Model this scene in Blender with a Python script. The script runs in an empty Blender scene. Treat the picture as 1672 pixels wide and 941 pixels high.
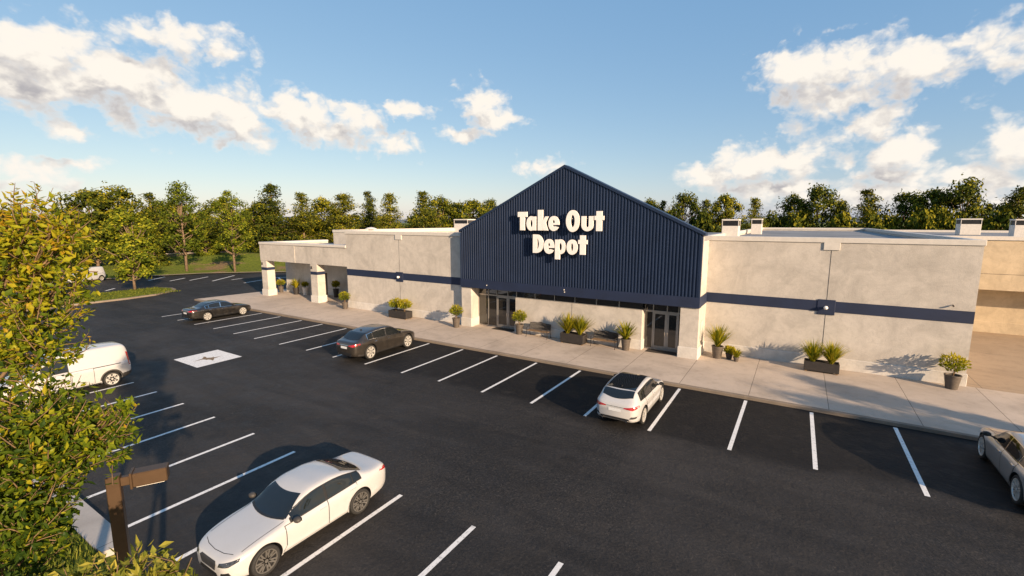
import bpy, bmesh, math, random
import numpy as np
from mathutils import Vector, Matrix
from mathutils.geometry import tessellate_polygon, delaunay_2d_cdt
from mathutils.bvhtree import BVHTree

R = math.radians
SC = bpy.context.scene
COL = SC.collection

# ------------------------------------------------------------------ helpers
class MB:
    """Collects shapes; build() links them as ONE mesh object."""
    def __init__(self):
        self.v = []; self.f = []; self.m = []; self.tone = []
    def add(self, vs, fs, mi=0, tone=0.5):
        b = len(self.v)
        self.v.extend([tuple(p) for p in vs])
        for f in fs:
            self.f.append(tuple(b + i for i in f)); self.m.append(mi); self.tone.append(tone)
    def box(self, x0, x1, y0, y1, z0, z1, mi=0):
        self.add([(x0,y0,z0),(x1,y0,z0),(x1,y1,z0),(x0,y1,z0),(x0,y0,z1),(x1,y0,z1),(x1,y1,z1),(x0,y1,z1)],
                 [(0,3,2,1),(4,5,6,7),(0,1,5,4),(1,2,6,5),(2,3,7,6),(3,0,4,7)], mi)
    def bevbox(self, x0, x1, y0, y1, z0, z1, b=0.02, mi=0):
        vs = []
        for z, i in ((z0, b), (z0 + b, 0), (z1 - b, 0), (z1, b)):
            for (sx, sy) in ((x0, y0), (x1, y0), (x1, y1), (x0, y1)):
                dx = i if sx == x0 else -i
                dy = i if sy == y0 else -i
                # two points per corner make the chamfer
                bx = b if sx == x0 else -b
                by = b if sy == y0 else -b
                if (sx, sy) in ((x0, y0), (x1, y1)):
                    vs += [(sx + dx, sy + by + dy, z), (sx + bx + dx, sy + dy, z)]
                else:
                    vs += [(sx + bx + dx, sy + dy, z), (sx + dx, sy + by + dy, z)]
        fs = [tuple(range(7, -1, -1)), tuple(range(24, 32))]
        for k in range(3):
            for j in range(8):
                a = k * 8 + j; c = k * 8 + (j + 1) % 8
                fs.append((a, c, c + 8, a + 8))
        self.add(vs, fs, mi)
    def tube(self, pts, rad, n=6, mi=0, cap=True):
        pts = [Vector(p) for p in pts]
        rings = []; up = Vector((0.13, 0.21, 1)).normalized()
        for i, p in enumerate(pts):
            d = (pts[min(i + 1, len(pts) - 1)] - pts[max(i - 1, 0)])
            if d.length < 1e-6: d = Vector((0, 0, 1))
            d.normalize()
            a = d.cross(up)
            if a.length < 1e-3: a = d.cross(Vector((1, 0, 0)))
            a.normalize(); b = d.cross(a)
            r = rad[i] if hasattr(rad, '__len__') else rad
            rings.append([p + (a * math.cos(t) + b * math.sin(t)) * r for t in [2 * math.pi * k / n for k in range(n)]])
        vs = [q for r_ in rings for q in r_]; fs = []
        for i in range(len(rings) - 1):
            for k in range(n):
                a = i * n + k; c = i * n + (k + 1) % n
                fs.append((a, a + n, c + n, c))
        if cap:
            fs.append(tuple(range(n))); fs.append(tuple(reversed(range((len(rings) - 1) * n, len(rings) * n))))
        self.add(vs, fs, mi)
    def lathe(self, prof, n=24, axis='z', c=(0, 0, 0), mi=0, closed=False):
        vs = []; fs = []
        for (r, h) in prof:
            for k in range(n):
                t = 2 * math.pi * k / n
                p = (r * math.cos(t), r * math.sin(t), h) if axis == 'z' else (r * math.cos(t), h, r * math.sin(t))
                vs.append((p[0] + c[0], p[1] + c[1], p[2] + c[2]))
        m = len(prof)
        for i in range(m if closed else m - 1):
            j = (i + 1) % m
            for k in range(n):
                a = i * n + k; b = i * n + (k + 1) % n; a2 = j * n + k; b2 = j * n + (k + 1) % n
                fs.append((a, b, b2, a2) if axis == 'z' else (a, a2, b2, b))
        self.add(vs, fs, mi)
    def prism(self, poly, y0, y1, mi=0, holes=()):
        """poly in (x, z), extruded along y from y0 (front) to y1."""
        loops = [list(poly)] + [list(h) for h in holes]
        tri = tessellate_polygon([[Vector((p[0], p[1], 0)) for p in l] for l in loops])
        flat = [p for l in loops for p in l]; n = len(flat)
        vs = [(p[0], y0, p[1]) for p in flat] + [(p[0], y1, p[1]) for p in flat]
        fs = []
        for t in tri:
            a, b, c = [flat[i] for i in t]
            area = (b[0]-a[0])*(c[1]-a[1]) - (b[1]-a[1])*(c[0]-a[0])
            t = tuple(t) if area > 0 else tuple(reversed(t))
            fs.append(t); fs.append(tuple(i + n for i in reversed(t)))
        s = 0
        for li, l in enumerate(loops):
            k = len(l)
            ar = sum(l[i][0]*l[(i+1) % k][1] - l[(i+1) % k][0]*l[i][1] for i in range(k))
            ccw = (ar > 0) == (li == 0)
            for i in range(k):
                a = s + i; b = s + (i + 1) % k
                fs.append((a, a + n, b + n, b) if ccw else (b, b + n, a + n, a))
            s += k
        self.add(vs, fs, mi)
    def build(self, name, mats, parent=None, smooth=False, loc=None, sharp=None, tones=False):
        me = bpy.data.meshes.new(name)
        me.from_pydata(self.v, [], self.f)
        for m in (mats if isinstance(mats, (list, tuple)) else [mats]): me.materials.append(m)
        me.polygons.foreach_set('material_index', self.m)
        if smooth:
            me.polygons.foreach_set('use_smooth', [True] * len(me.polygons))
            if sharp: me.set_sharp_from_angle(angle=R(sharp))
        if tones:
            at = me.attributes.new('tone', 'FLOAT', 'FACE')
            at.data.foreach_set('value', self.tone)
        me.update()
        o = bpy.data.objects.new(name, me); COL.objects.link(o)
        if parent: o.parent = parent
        if loc: o.location = loc
        return o

def tag(o, label=None, cat=None, group=None, kind=None):
    if label: o['label'] = label
    if cat: o['category'] = cat
    if group: o['group'] = group
    if kind: o['kind'] = kind
    return o
def thing(name, label, cat, loc=(0, 0, 0), rz=0, group=None, scale=None):
    o = bpy.data.objects.new(name, None); COL.objects.link(o)
    o.empty_display_size = 0.3
    o.location = loc; o.rotation_euler = (0, 0, rz)
    if scale: o.scale = scale
    return tag(o, label, cat, group)
def kids(o): return [c for c in bpy.data.objects if c.parent is o]
def dup(o, parent=None):
    c = o.copy(); COL.objects.link(c)
    if parent: c.parent = parent
    for ch in kids(o): dup(ch, c)
    return c
def sheet(name, pts, z, mat, kind='structure', t=None):
    mb = MB(); n = len(pts)
    if t:
        mb.add([(x, y, z - t) for x, y in pts] + [(x, y, z) for x, y in pts],
               [tuple(range(n, 2 * n))] + [(i, (i + 1) % n, n + (i + 1) % n, n + i) for i in range(n)])
    else:
        mb.add([(x, y, z) for x, y in pts], [tuple(range(n))])
    return tag(mb.build(name, mat), kind=kind)

# ------------------------------------------------------------------ materials
class NT:
    def __init__(self, name):
        self.mat = bpy.data.materials.new(name); self.mat.use_nodes = True
        self.t = self.mat.node_tree; self.n = self.t.nodes; self.l = self.t.links
        self.b = self.n['Principled BSDF']; self.out = self.n['Material Output']
    def new(self, ty, **kw):
        nd = self.n.new(ty)
        for k, v in kw.items(): setattr(nd, k, v)
        return nd
    def coord(self, obj=False):
        if obj: return self.new('ShaderNodeTexCoord').outputs['Object']
        return self.new('ShaderNodeNewGeometry').outputs['Position']
    def noise(self, vec, scale, detail=4, rough=0.55, dist=0.0):
        nd = self.new('ShaderNodeTexNoise'); nd.inputs['Scale'].default_value = scale
        nd.inputs['Detail'].default_value = detail; nd.inputs['Roughness'].default_value = rough
        nd.inputs['Distortion'].default_value = dist
        if vec is not None: self.l.new(vec, nd.inputs['Vector'])
        return nd.outputs['Fac']
    def ramp(self, fac, stops):
        nd = self.new('ShaderNodeValToRGB'); cr = nd.color_ramp
        while len(cr.elements) < len(stops): cr.elements.new(0.5)
        for e, (p, c) in zip(cr.elements, stops):
            e.position = p; e.color = (c[0], c[1], c[2], 1) if hasattr(c, '__len__') else (c, c, c, 1)
        self.l.new(fac, nd.inputs['Fac']); return nd.outputs['Color']
    def math(self, op, a, b=None, c=None, clamp=False):
        nd = self.new('ShaderNodeMath', operation=op); nd.use_clamp = clamp
        for i, x in enumerate((a, b, c)):
            if x is None: continue
            if isinstance(x, (int, float)): nd.inputs[i].default_value = x
            else: self.l.new(x, nd.inputs[i])
        return nd.outputs[0]
    def mix(self, fac, a, b, mode='MIX'):
        nd = self.new('ShaderNodeMix', data_type='RGBA', blend_type=mode)
        for s, x in ((nd.inputs['Factor'], fac), (nd.inputs['A'], a), (nd.inputs['B'], b)):
            if isinstance(x, (int, float)): s.default_value = x if s.name == 'Factor' else (x, x, x, 1)
            elif isinstance(x, (tuple, list)): s.default_value = (x[0], x[1], x[2], 1)
            else: self.l.new(x, s)
        return nd.outputs['Result']
    def bump(self, h, strength, dist=0.02):
        nd = self.new('ShaderNodeBump'); nd.inputs['Strength'].default_value = strength
        nd.inputs['Distance'].default_value = dist
        self.l.new(h, nd.inputs['Height']); self.l.new(nd.outputs['Normal'], self.b.inputs['Normal'])
    def set(self, **kw):
        for k, v in kw.items():
            s = self.b.inputs[k.replace('_', ' ')]
            if isinstance(v, (int, float)): s.default_value = v
            elif isinstance(v, (tuple, list)): s.default_value = (v[0], v[1], v[2], 1)
            else: self.l.new(v, s)
        return self
def sep(nt, vec):
    nd = nt.new('ShaderNodeSeparateXYZ'); nt.l.new(vec, nd.inputs[0]); return nd.outputs

def plain(name, col, rough=0.6, metal=0.0, coat=0.0, var=0.12, scale=6.0, spec=0.5, bump=0.0, bscale=40):
    nt = NT(name); c = nt.coord(True)
    f = nt.noise(c, scale, 5)
    lo = tuple(x * (1 - var) for x in col); hi = tuple(min(1, x * (1 + var)) for x in col)
    nt.set(Base_Color=nt.ramp(f, [(0.3, lo), (0.7, hi)]), Roughness=rough, Metallic=metal, Coat_Weight=coat)
    nt.b.inputs['Coat Roughness'].default_value = 0.04
    nt.b.inputs['Specular IOR Level'].default_value = spec
    if bump: nt.bump(nt.noise(c, bscale, 4), bump, 0.01)
    return nt.mat

def m_asphalt():
    nt = NT('asphalt'); p = nt.coord(); s = sep(nt, p)
    fine = nt.noise(p, 16, 6, 0.85); mid = nt.noise(p, 1.1, 6, 0.65, 0.4); big = nt.noise(p, 0.13, 5, 0.6, 0.6)
    # streaks along the driving lane
    sc = nt.new('ShaderNodeVectorMath', operation='MULTIPLY'); nt.l.new(p, sc.inputs[0]); sc.inputs[1].default_value = (0.16, 0.9, 1)
    streak = nt.noise(sc.outputs[0], 0.8, 5, 0.6, 0.8)
    col = nt.ramp(fine, [(0.30, (0.006, 0.0058, 0.0058)), (0.48, (0.021, 0.0198, 0.0192)), (0.60, (0.045, 0.041, 0.038)), (0.68, (0.13, 0.115, 0.10))])
    col = nt.mix(nt.math('MULTIPLY', nt.ramp(big, [(0.40, 0.0), (0.60, 1.0)]), 0.65), col, (0.046, 0.042, 0.0395))
    col = nt.mix(nt.math('MULTIPLY', nt.ramp(streak, [(0.42, 0.0), (0.66, 1.0)]), 0.5), col, (0.011, 0.0105, 0.0105))
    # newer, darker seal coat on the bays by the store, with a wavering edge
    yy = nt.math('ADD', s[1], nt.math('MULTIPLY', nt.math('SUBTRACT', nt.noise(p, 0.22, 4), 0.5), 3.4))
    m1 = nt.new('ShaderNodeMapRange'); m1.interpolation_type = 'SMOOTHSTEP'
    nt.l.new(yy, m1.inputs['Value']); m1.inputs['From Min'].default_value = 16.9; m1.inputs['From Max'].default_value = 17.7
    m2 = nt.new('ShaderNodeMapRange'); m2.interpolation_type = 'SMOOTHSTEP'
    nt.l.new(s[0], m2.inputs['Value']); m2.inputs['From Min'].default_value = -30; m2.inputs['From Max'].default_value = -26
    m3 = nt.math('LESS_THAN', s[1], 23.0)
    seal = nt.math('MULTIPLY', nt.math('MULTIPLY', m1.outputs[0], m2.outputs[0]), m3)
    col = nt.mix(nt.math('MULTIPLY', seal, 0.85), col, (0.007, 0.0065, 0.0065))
    # oil drips and light scuffs
    v = nt.new('ShaderNodeTexVoronoi'); v.inputs['Scale'].default_value = 0.55; nt.l.new(p, v.inputs['Vector'])
    oil = nt.ramp(v.outputs['Distance'], [(0.05, 1.0), (0.2, 0.0)])
    col = nt.mix(nt.math('MULTIPLY', oil, 0.45), col, (0.012, 0.011, 0.010))
    col = nt.mix(nt.math('MULTIPLY', nt.ramp(mid, [(0.55, 0.0), (0.75, 1.0)]), 0.34), col, (0.055, 0.049, 0.045))
    nt.set(Base_Color=col, Roughness=nt.ramp(mid, [(0.3, 0.56), (0.7, 0.8)]))
    nt.b.inputs['Specular IOR Level'].default_value = 0.22
    h = nt.math('ADD', nt.math('MULTIPLY', fine, 0.6), nt.math('ADD', nt.math('MULTIPLY', mid, 1.2), nt.math('MULTIPLY', nt.noise(p, 5, 4, 0.6, 0.5), 1.3)))
    nt.bump(h, 0.8, 0.022)
    return nt.mat

def m_concrete(name, base, jx, jy, x0=0.0, y0=0.0, tint=(0.30, 0.24, 0.185), joints=True):
    nt = NT(name); p = nt.coord(); s = sep(nt, p)
    big = nt.noise(p, 0.35, 6, 0.6, 0.5); fine = nt.noise(p, 30, 3, 0.7); mid = nt.noise(p, 2.2, 5, 0.65, 0.3)
    lo = tuple(x * 0.74 for x in base); hi = tuple(x * 1.12 for x in base)
    col = nt.ramp(big, [(0.3, lo), (0.5, base), (0.72, hi)])
    col = nt.mix(nt.math('MULTIPLY', nt.ramp(mid, [(0.5, 0.0), (0.72, 1.0)]), 0.5), col, tint)
    col = nt.mix(nt.math('MULTIPLY', nt.ramp(fine, [(0.35, 1.0), (0.6, 0.0)]), 0.22), col, tuple(x * 0.5 for x in base))
    hgt = nt.math('MULTIPLY', fine, 0.3)
    if joints:
        def joint(c, step, off, w):
            q = nt.math('PINGPONG', nt.math('SUBTRACT', c, off), step / 2)
            return nt.math('LESS_THAN', q, w)
        wob = nt.math('MULTIPLY', nt.math('SUBTRACT', nt.noise(p, 1.5, 3), 0.5), 0.03)
        j = nt.math('MAXIMUM', joint(nt.math('ADD', s[0], wob), jx, x0, 0.014), joint(nt.math('ADD', s[1], wob), jy, y0, 0.013))
        # each slab a slightly different pour
        cell = nt.math('FLOOR', nt.math('DIVIDE', nt.math('SUBTRACT', s[0], x0), jx))
        wn = nt.new('ShaderNodeTexWhiteNoise', noise_dimensions='1D'); nt.l.new(cell, wn.inputs['W'])
        col = nt.mix(nt.math('MULTIPLY', wn.outputs['Value'], 0.28), col, tuple(x * 0.78 for x in base))
        col = nt.mix(nt.math('MULTIPLY', j, 0.75), col, (0.07, 0.058, 0.048))
        hgt = nt.math('SUBTRACT', hgt, j)
    nt.set(Base_Color=col, Roughness=0.82); nt.bump(hgt, 0.35, 0.012)
    return nt.mat

def m_stucco(name, base, stain=0.24):
    nt = NT(name); p = nt.coord()
    f1 = nt.noise(p, 0.55, 7, 0.68, 0.9); f2 = nt.noise(p, 2.6, 6, 0.75, 0.6); f3 = nt.noise(p, 26, 4, 0.7)
    sc = nt.new('ShaderNodeVectorMath', operation='MULTIPLY'); nt.l.new(p, sc.inputs[0]); sc.inputs[1].default_value = (1.6, 1.6, 0.16)
    st = nt.noise(sc.outputs[0], 1.1, 5, 0.6)
    lo = tuple(x * 0.76 for x in base); hi = tuple(min(.8, x * 1.16) for x in base)
    col = nt.ramp(f1, [(0.3, lo), (0.52, base), (0.74, hi)])
    col = nt.mix(nt.math('MULTIPLY', nt.ramp(st, [(0.5, 0.0), (0.75, 1.0)]), stain), col, tuple(x * 0.66 for x in base))
    col = nt.mix(nt.math('MULTIPLY', nt.ramp(f2, [(0.48, 0.0), (0.66, 1.0)]), 0.42), col, tuple(x * 0.68 for x in base))
    nt.set(Base_Color=col, Roughness=0.9)
    nt.bump(nt.math('ADD', f3, nt.math('MULTIPLY', f2, 0.9)), 0.55, 0.02)
    return nt.mat

def m_grass(name, dirt=0.35):
    nt = NT(name); p = nt.coord()
    a = nt.noise(p, 0.16, 5, 0.6, 0.5); b = nt.noise(p, 3.2, 5, 0.7); c = nt.noise(p, 34, 3, 0.7)
    col = nt.ramp(b, [(0.3, (0.085, 0.115, 0.012)), (0.55, (0.165, 0.20, 0.02)), (0.8, (0.27, 0.27, 0.04))])
    col = nt.mix(nt.math('MULTIPLY', nt.ramp(c, [(0.4, 1.0), (0.6, 0.0)]), 0.5), col, (0.03, 0.05, 0.01))
    if dirt: col = nt.mix(nt.math('MULTIPLY', nt.ramp(a, [(0.53, 0.0), (0.62, 1.0)]), dirt), col, (0.24, 0.15, 0.085))
    nt.set(Base_Color=col, Roughness=0.95); nt.b.inputs['Specular IOR Level'].default_value = 0.2
    nt.bump(nt.math('ADD', c, b), 0.9, 0.12)
    return nt.mat

def m_leaf(name, stops, trans=0.35, rough=0.7, spec=0.12):
    nt = NT(name)
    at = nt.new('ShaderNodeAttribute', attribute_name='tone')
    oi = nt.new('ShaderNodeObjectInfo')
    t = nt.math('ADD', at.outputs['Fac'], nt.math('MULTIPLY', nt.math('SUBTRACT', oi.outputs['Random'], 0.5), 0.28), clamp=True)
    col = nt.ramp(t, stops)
    nt.set(Base_Color=col, Roughness=rough); nt.b.inputs['Specular IOR Level'].default_value = spec
    tr = nt.new('ShaderNodeBsdfTranslucent')
    nt.l.new(nt.mix(1.0, col, (1.0, 1.0, 0.55), 'MULTIPLY'), tr.inputs['Color'])
    mx = nt.new('ShaderNodeMixShader'); mx.inputs[0].default_value = trans
    nt.l.new(nt.b.outputs[0], mx.inputs[1]); nt.l.new(tr.outputs[0], mx.inputs[2])
    nt.l.new(mx.outputs[0], nt.out.inputs['Surface'])
    return nt.mat

def m_paint(name, col, metal=0.0, rough=0.32, coat=1.0):
    nt = NT(name); c = nt.coord(True)
    dust = nt.noise(c, 3.0, 5, 0.65)
    base = nt.mix(nt.math('MULTIPLY', nt.ramp(dust, [(0.45, 0.0), (0.75, 1.0)]), 0.10), col, (0.30, 0.26, 0.21))
    nt.set(Base_Color=base, Metallic=metal, Roughness=rough, Coat_Weight=coat)
    nt.b.inputs['Coat Roughness'].default_value = 0.05
    return nt.mat

def m_roadpaint():
    nt = NT('road_paint'); p = nt.coord()
    n1 = nt.noise(p, 9, 6, 0.75); n2 = nt.noise(p, 70, 2, 0.6)
    wear = nt.ramp(nt.math('ADD', nt.math('MULTIPLY', n1, 0.7), nt.math('MULTIPLY', n2, 0.3)), [(0.34, 0.12), (0.47, 0.74)])
    nt.set(Base_Color=nt.mix(1.0, wear, (1, 0.985, 0.96), 'MULTIPLY'), Roughness=0.7)
    return nt.mat

M = {}
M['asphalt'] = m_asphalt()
M['walk'] = m_concrete('sidewalk_concrete', (0.50, 0.41, 0.33), 3.05, 30.0, x0=-4.55, y0=25.6 + 15)
M['apron'] = m_concrete('apron_concrete', (0.36, 0.265, 0.175), 7.4, 7.8, x0=7.9, y0=30.4, tint=(0.2, 0.14, 0.09))
M['kerb'] = m_concrete('kerb_concrete', (0.21, 0.168, 0.13), 3, 3, joints=False)  # darker than the sidewalk: shade of the kerb face put into its colour
M['strip'] = m_concrete('strip_concrete', (0.40, 0.37, 0.34), 3.0, 40, x0=-17, y0=20, tint=(0.3, 0.27, 0.24))
M['stucco'] = m_stucco('grey_stucco', (0.485, 0.445, 0.398))
M['tan_stucco'] = m_stucco('tan_stucco', (0.50, 0.405, 0.28), 0.3)
M['white_stucco'] = m_stucco('white_base_stucco', (0.55, 0.52, 0.48), 0.3)
M['cap'] = plain('white_parapet_metal', (0.56, 0.525, 0.48), 0.5, var=0.06)
M['roof'] = plain('grey_roof_membrane', (0.20, 0.205, 0.215), 0.75, var=0.28, scale=0.35)
M['navy'] = plain('navy_wall_paint', (0.0085, 0.0168, 0.048), 0.65, var=0.16, scale=1.2, bump=0.15)
M['navy_metal'] = plain('navy_ribbed_metal', (0.0145, 0.026, 0.060), 0.45, var=0.12, scale=0.8, spec=0.35)
M['letter'] = plain('cream_sign_plastic', (0.84, 0.81, 0.77), 0.5, var=0.04)
M['alum'] = plain('aluminium_frame', (0.36, 0.34, 0.32), 0.38, metal=0.7, var=0.08)
M['darkmetal'] = plain('dark_bronze_metal', (0.048, 0.038, 0.030), 0.5, metal=0.3, var=0.2)
M['pot'] = plain('brown_pot', (0.085, 0.068, 0.054), 0.6, var=0.22, scale=9, bump=0.1)
M['darkpot'] = plain('dark_planter', (0.024, 0.020, 0.018), 0.6, var=0.25, scale=7, bump=0.1)
M['soil'] = plain('dark_soil', (0.03, 0.022, 0.016), 0.95, var=0.4, scale=30)
M['benchmetal'] = plain('bench_dark_mesh', (0.028, 0.024, 0.022), 0.5, metal=0.2, var=0.25, scale=60)
M['benchwood'] = plain('bench_wood', (0.20, 0.125, 0.065), 0.55, var=0.25, scale=14)
M['lampmetal'] = plain('bronze_lamp_paint', (0.072, 0.042, 0.022), 0.45, metal=0.25, var=0.14, scale=5, bump=0.05)
M['hvac'] = plain('pale_unit_metal', (0.62, 0.58, 0.53), 0.5, var=0.08)
M['grille'] = plain('dark_grille', (0.03, 0.03, 0.033), 0.6, var=0.2)
M['globe'] = plain('white_lamp_glass', (0.8, 0.77, 0.72), 0.25, var=0.02)
M['black'] = plain('black_plastic', (0.012, 0.012, 0.013), 0.5, var=0.2)
M['tyre'] = plain('tyre_rubber', (0.016, 0.0155, 0.015), 0.8, var=0.25, scale=30)
M['alloy'] = plain('alloy_rim', (0.74, 0.71, 0.66), 0.35, metal=0.55, var=0.05)
M['grey_alloy'] = plain('grey_alloy_rim', (0.20, 0.19, 0.175), 0.32, metal=0.6, var=0.08)
M['chrome'] = plain('chrome_trim', (0.7, 0.68, 0.66), 0.12, metal=1.0, var=0.03)
M['carglass'] = plain('dark_car_glass', (0.010, 0.012, 0.013), 0.03, var=0.1, spec=0.7)
M['storeglass'] = plain('dark_store_glass', (0.020, 0.018, 0.015), 0.03, var=0.1, spec=1.0)
M['red'] = plain('red_lamp_glass', (0.32, 0.008, 0.008), 0.12, coat=1.0, var=0.25, scale=18)
M['headlamp'] = plain('headlamp_glass', (0.035, 0.036, 0.038), 0.06, coat=1.0, var=0.6, scale=22)
M['plate'] = plain('number_plate', (0.62, 0.64, 0.66), 0.5, var=0.1, scale=25)
M['car_white'] = m_paint('white_car_paint', (0.45, 0.448, 0.45), rough=0.3)
M['car_black'] = m_paint('black_car_paint', (0.012, 0.011, 0.010), metal=0.2, rough=0.3)
M['car_charcoal'] = m_paint('charcoal_car_paint', (0.045, 0.039, 0.034), metal=0.55, rough=0.32)
M['car_silver'] = m_paint('silver_car_paint', (0.54, 0.535, 0.53), metal=0.6, rough=0.3)
M['van_grey'] = plain('grey_van_plastic', (0.045, 0.041, 0.038), 0.6, var=0.15)
M['road_paint'] = m_roadpaint()
M['emblem'] = plain('brown_road_paint', (0.20, 0.135, 0.075), 0.75, var=0.35, scale=7)
M['grass'] = m_grass('mown_grass', 0.0)
M['bank'] = m_grass('bank_grass_and_dirt', 0.85)
M['field'] = m_grass('field_grass', 0.3)
M['hill'] = plain('hazy_hill_scrub', (0.10, 0.13, 0.15), 0.95, var=0.2, scale=0.002)  # blue-grey of distant haze put into the hill colour
M['bark'] = plain('tree_bark', (0.17, 0.115, 0.072), 0.9, var=0.35, scale=5, bump=0.4)
M['twig'] = plain('twig_bark', (0.16, 0.10, 0.05), 0.85, var=0.3, scale=20)
M['stone'] = m_stucco('pale_stone', (0.42, 0.36, 0.30))
M['pine'] = m_leaf('pine_needles', [(0.0, (0.008, 0.014, 0.004)), (0.5, (0.044, 0.060, 0.005)), (1.0, (0.27, 0.235, 0.014))], 0.12)
M['broad'] = m_leaf('broad_leaves', [(0.0, (0.010, 0.017, 0.004)), (0.5, (0.052, 0.070, 0.005)), (1.0, (0.30, 0.255, 0.014))], 0.14)
M['young'] = m_leaf('young_tree_leaves', [(0.0, (0.020, 0.030, 0.006)), (0.5, (0.088, 0.120, 0.008)), (1.0, (0.31, 0.29, 0.018))], 0.18)
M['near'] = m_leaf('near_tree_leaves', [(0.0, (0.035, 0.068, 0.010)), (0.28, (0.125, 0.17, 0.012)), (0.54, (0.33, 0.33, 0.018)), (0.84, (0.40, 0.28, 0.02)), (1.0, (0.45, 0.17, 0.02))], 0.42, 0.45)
M['lime'] = m_leaf('pale_shrub_leaves', [(0.0, (0.05, 0.08, 0.014)), (0.5, (0.17, 0.19, 0.03)), (1.0, (0.46, 0.38, 0.06))], 0.4, 0.45)
M['potleaf'] = m_leaf('pot_plant_leaves', [(0.0, (0.05, 0.08, 0.010)), (0.45, (0.22, 0.24, 0.018)), (1.0, (0.58, 0.45, 0.03))], 0.45)
M['blade'] = m_leaf('grass_blades', [(0.0, (0.05, 0.075, 0.01)), (0.5, (0.12, 0.15, 0.018)), (1.0, (0.2, 0.2, 0.03))], 0.3)

# ------------------------------------------------------------------ light levels
EXPO = 0.92
SUN_EL, SUN_E, SUN_C = 17, 5.0, (1.0, 0.75, 0.50)
SKY_S, CLOUD_K = 0.082, 0.54
SKY_TINT = (0.70, 0.53, 0.34, 1)
SKY_ADD = (0.043, 0.122, 0.25)
# ------------------------------------------------------------------ camera, sun, sky
cam = bpy.data.cameras.new('camera'); co = bpy.data.objects.new('camera', cam); COL.objects.link(co)
co.location = (0, 0, 8.0); co.rotation_euler = (R(90 - 8.146), 0, R(31.761))
cam.sensor_fit = 'HORIZONTAL'; cam.sensor_width = 36; cam.lens = 36 * 758 / 1672
cam.clip_start = 0.1; cam.clip_end = 20000
SC.camera = co
SC.view_settings.view_transform = 'Standard'; SC.view_settings.look = 'None'
SC.view_settings.gamma = 1.0; SC.view_settings.exposure = EXPO
SC.view_settings.use_curve_mapping = False
SC.cycles.max_bounces = 6; SC.cycles.diffuse_bounces = 3; SC.cycles.glossy_bounces = 3
SC.cycles.transmission_bounces = 3; SC.cycles.transparent_max_bounces = 4
SC.cycles.use_denoising = True
SC.cycles.sample_clamp_indirect = 6

AZ, EL = R(22), R(SUN_EL)                      # the sun stands low beyond the right edge
sd = Vector((math.cos(AZ) * math.cos(EL), -math.sin(AZ) * math.cos(EL), math.sin(EL)))
sl = bpy.data.lights.new('sun', 'SUN'); sl.energy = SUN_E; sl.angle = R(0.6); sl.color = SUN_C
so = bpy.data.objects.new('sun', sl); COL.objects.link(so)
so.location = (30, -20, 40); so.rotation_euler = (-sd).to_track_quat('-Z', 'Y').to_euler()

W = bpy.data.worlds.new('World'); SC.world = W; W.use_nodes = True
wt = W.node_tree; wn, wl = wt.nodes, wt.links
bg = wn['Background']; bg.inputs['Strength'].default_value = SKY_S
sky = wn.new('ShaderNodeTexSky'); sky.sky_type = 'NISHITA'; sky.sun_disc = False
sky.sun_elevation = EL; sky.sun_rotation = R(90) + AZ; sky.altitude = 100
sky.air_density = 1.0; sky.dust_density = 0.6; sky.ozone_density = 1.6

# cumulus: a direction-based density made of soft cloud heaps broken up by noise: (azimuth, elevation, half width, half height)
CL = [(-1.322,.232,.097,.061),(-1.234,.22,.122,.063),(-1.14,.192,.132,.061),(-1.065,.17,.068,.04),(-1.351,.19,.074,.05),(-1.153,.297,.06,.034),(-1.093,.284,.045,.028),
      (-.972,.2,.079,.05),(-.925,.171,.077,.04),(-.862,.203,.063,.03),(-.799,.158,.048,.018),(-.764,.216,.06,.02),(-.619,.24,.05,.044),(-.575,.206,.053,.024),(-.657,.176,.057,.02),
      (-.498,.116,.046,.014),(-.02,.254,.074,.055),(.058,.254,.075,.052),(.13,.235,.083,.046),(.055,.204,.102,.034),(.083,.162,.051,.035),(.021,.147,.045,.015),
      (.2,.262,.03,.016),(.235,.225,.031,.032),(-.164,.085,.066,.03),(-.086,.106,.082,.042),(-.018,.109,.071,.03),(.045,.112,.035,.016),(.128,.105,.058,.038),(.119,.072,.071,.022),
      (.251,.102,.031,.037),(.223,.065,.072,.023),(-.043,.06,.118,.021),(.068,.046,.129,.017),(-1.353,.062,.053,.019),(-1.293,.13,.03,.009),(-1.298,.086,.035,.007),(.179,.031,.115,.015),
      (.62,.2,.14,.07),(.95,.14,.2,.06),(1.5,.3,.25,.1),(2.4,.2,.3,.1),(-2.1,.25,.3,.1),(-1.75,.15,.2,.06)]
g = bpy.data.node_groups.new('cloud_density', 'ShaderNodeTree')
g.interface.new_socket('P', in_out='INPUT', socket_type='NodeSocketVector')
g.interface.new_socket('D', in_out='OUTPUT', socket_type='NodeSocketFloat')
gn, gl = g.nodes, g.links
gi = gn.new('NodeGroupInput'); go = gn.new('NodeGroupOutput')
def gmath(op, a, b=None, c=None):
    nd = gn.new('ShaderNodeMath'); nd.operation = op
    for i, x in enumerate((a, b, c)):
        if x is None: continue
        if isinstance(x, (int, float)): nd.inputs[i].default_value = x
        else: gl.new(x, nd.inputs[i])
    return nd.outputs[0]
def gvm(op, a, b, c=None):
    nd = gn.new('ShaderNodeVectorMath'); nd.operation = op
    for i, x in enumerate((a, b, c)):
        if x is None: continue
        if isinstance(x, tuple): nd.inputs[i].default_value = x
        else: gl.new(x, nd.inputs[i])
    return nd
def gnoise(vec, scale, det, rough, out='Fac'):
    nd = gn.new('ShaderNodeTexNoise'); nd.noise_dimensions = '2D'; nd.inputs['Scale'].default_value = scale; nd.inputs['Detail'].default_value = det
    nd.inputs['Roughness'].default_value = rough; gl.new(vec, nd.inputs['Vector']); return nd.outputs[out]
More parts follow.
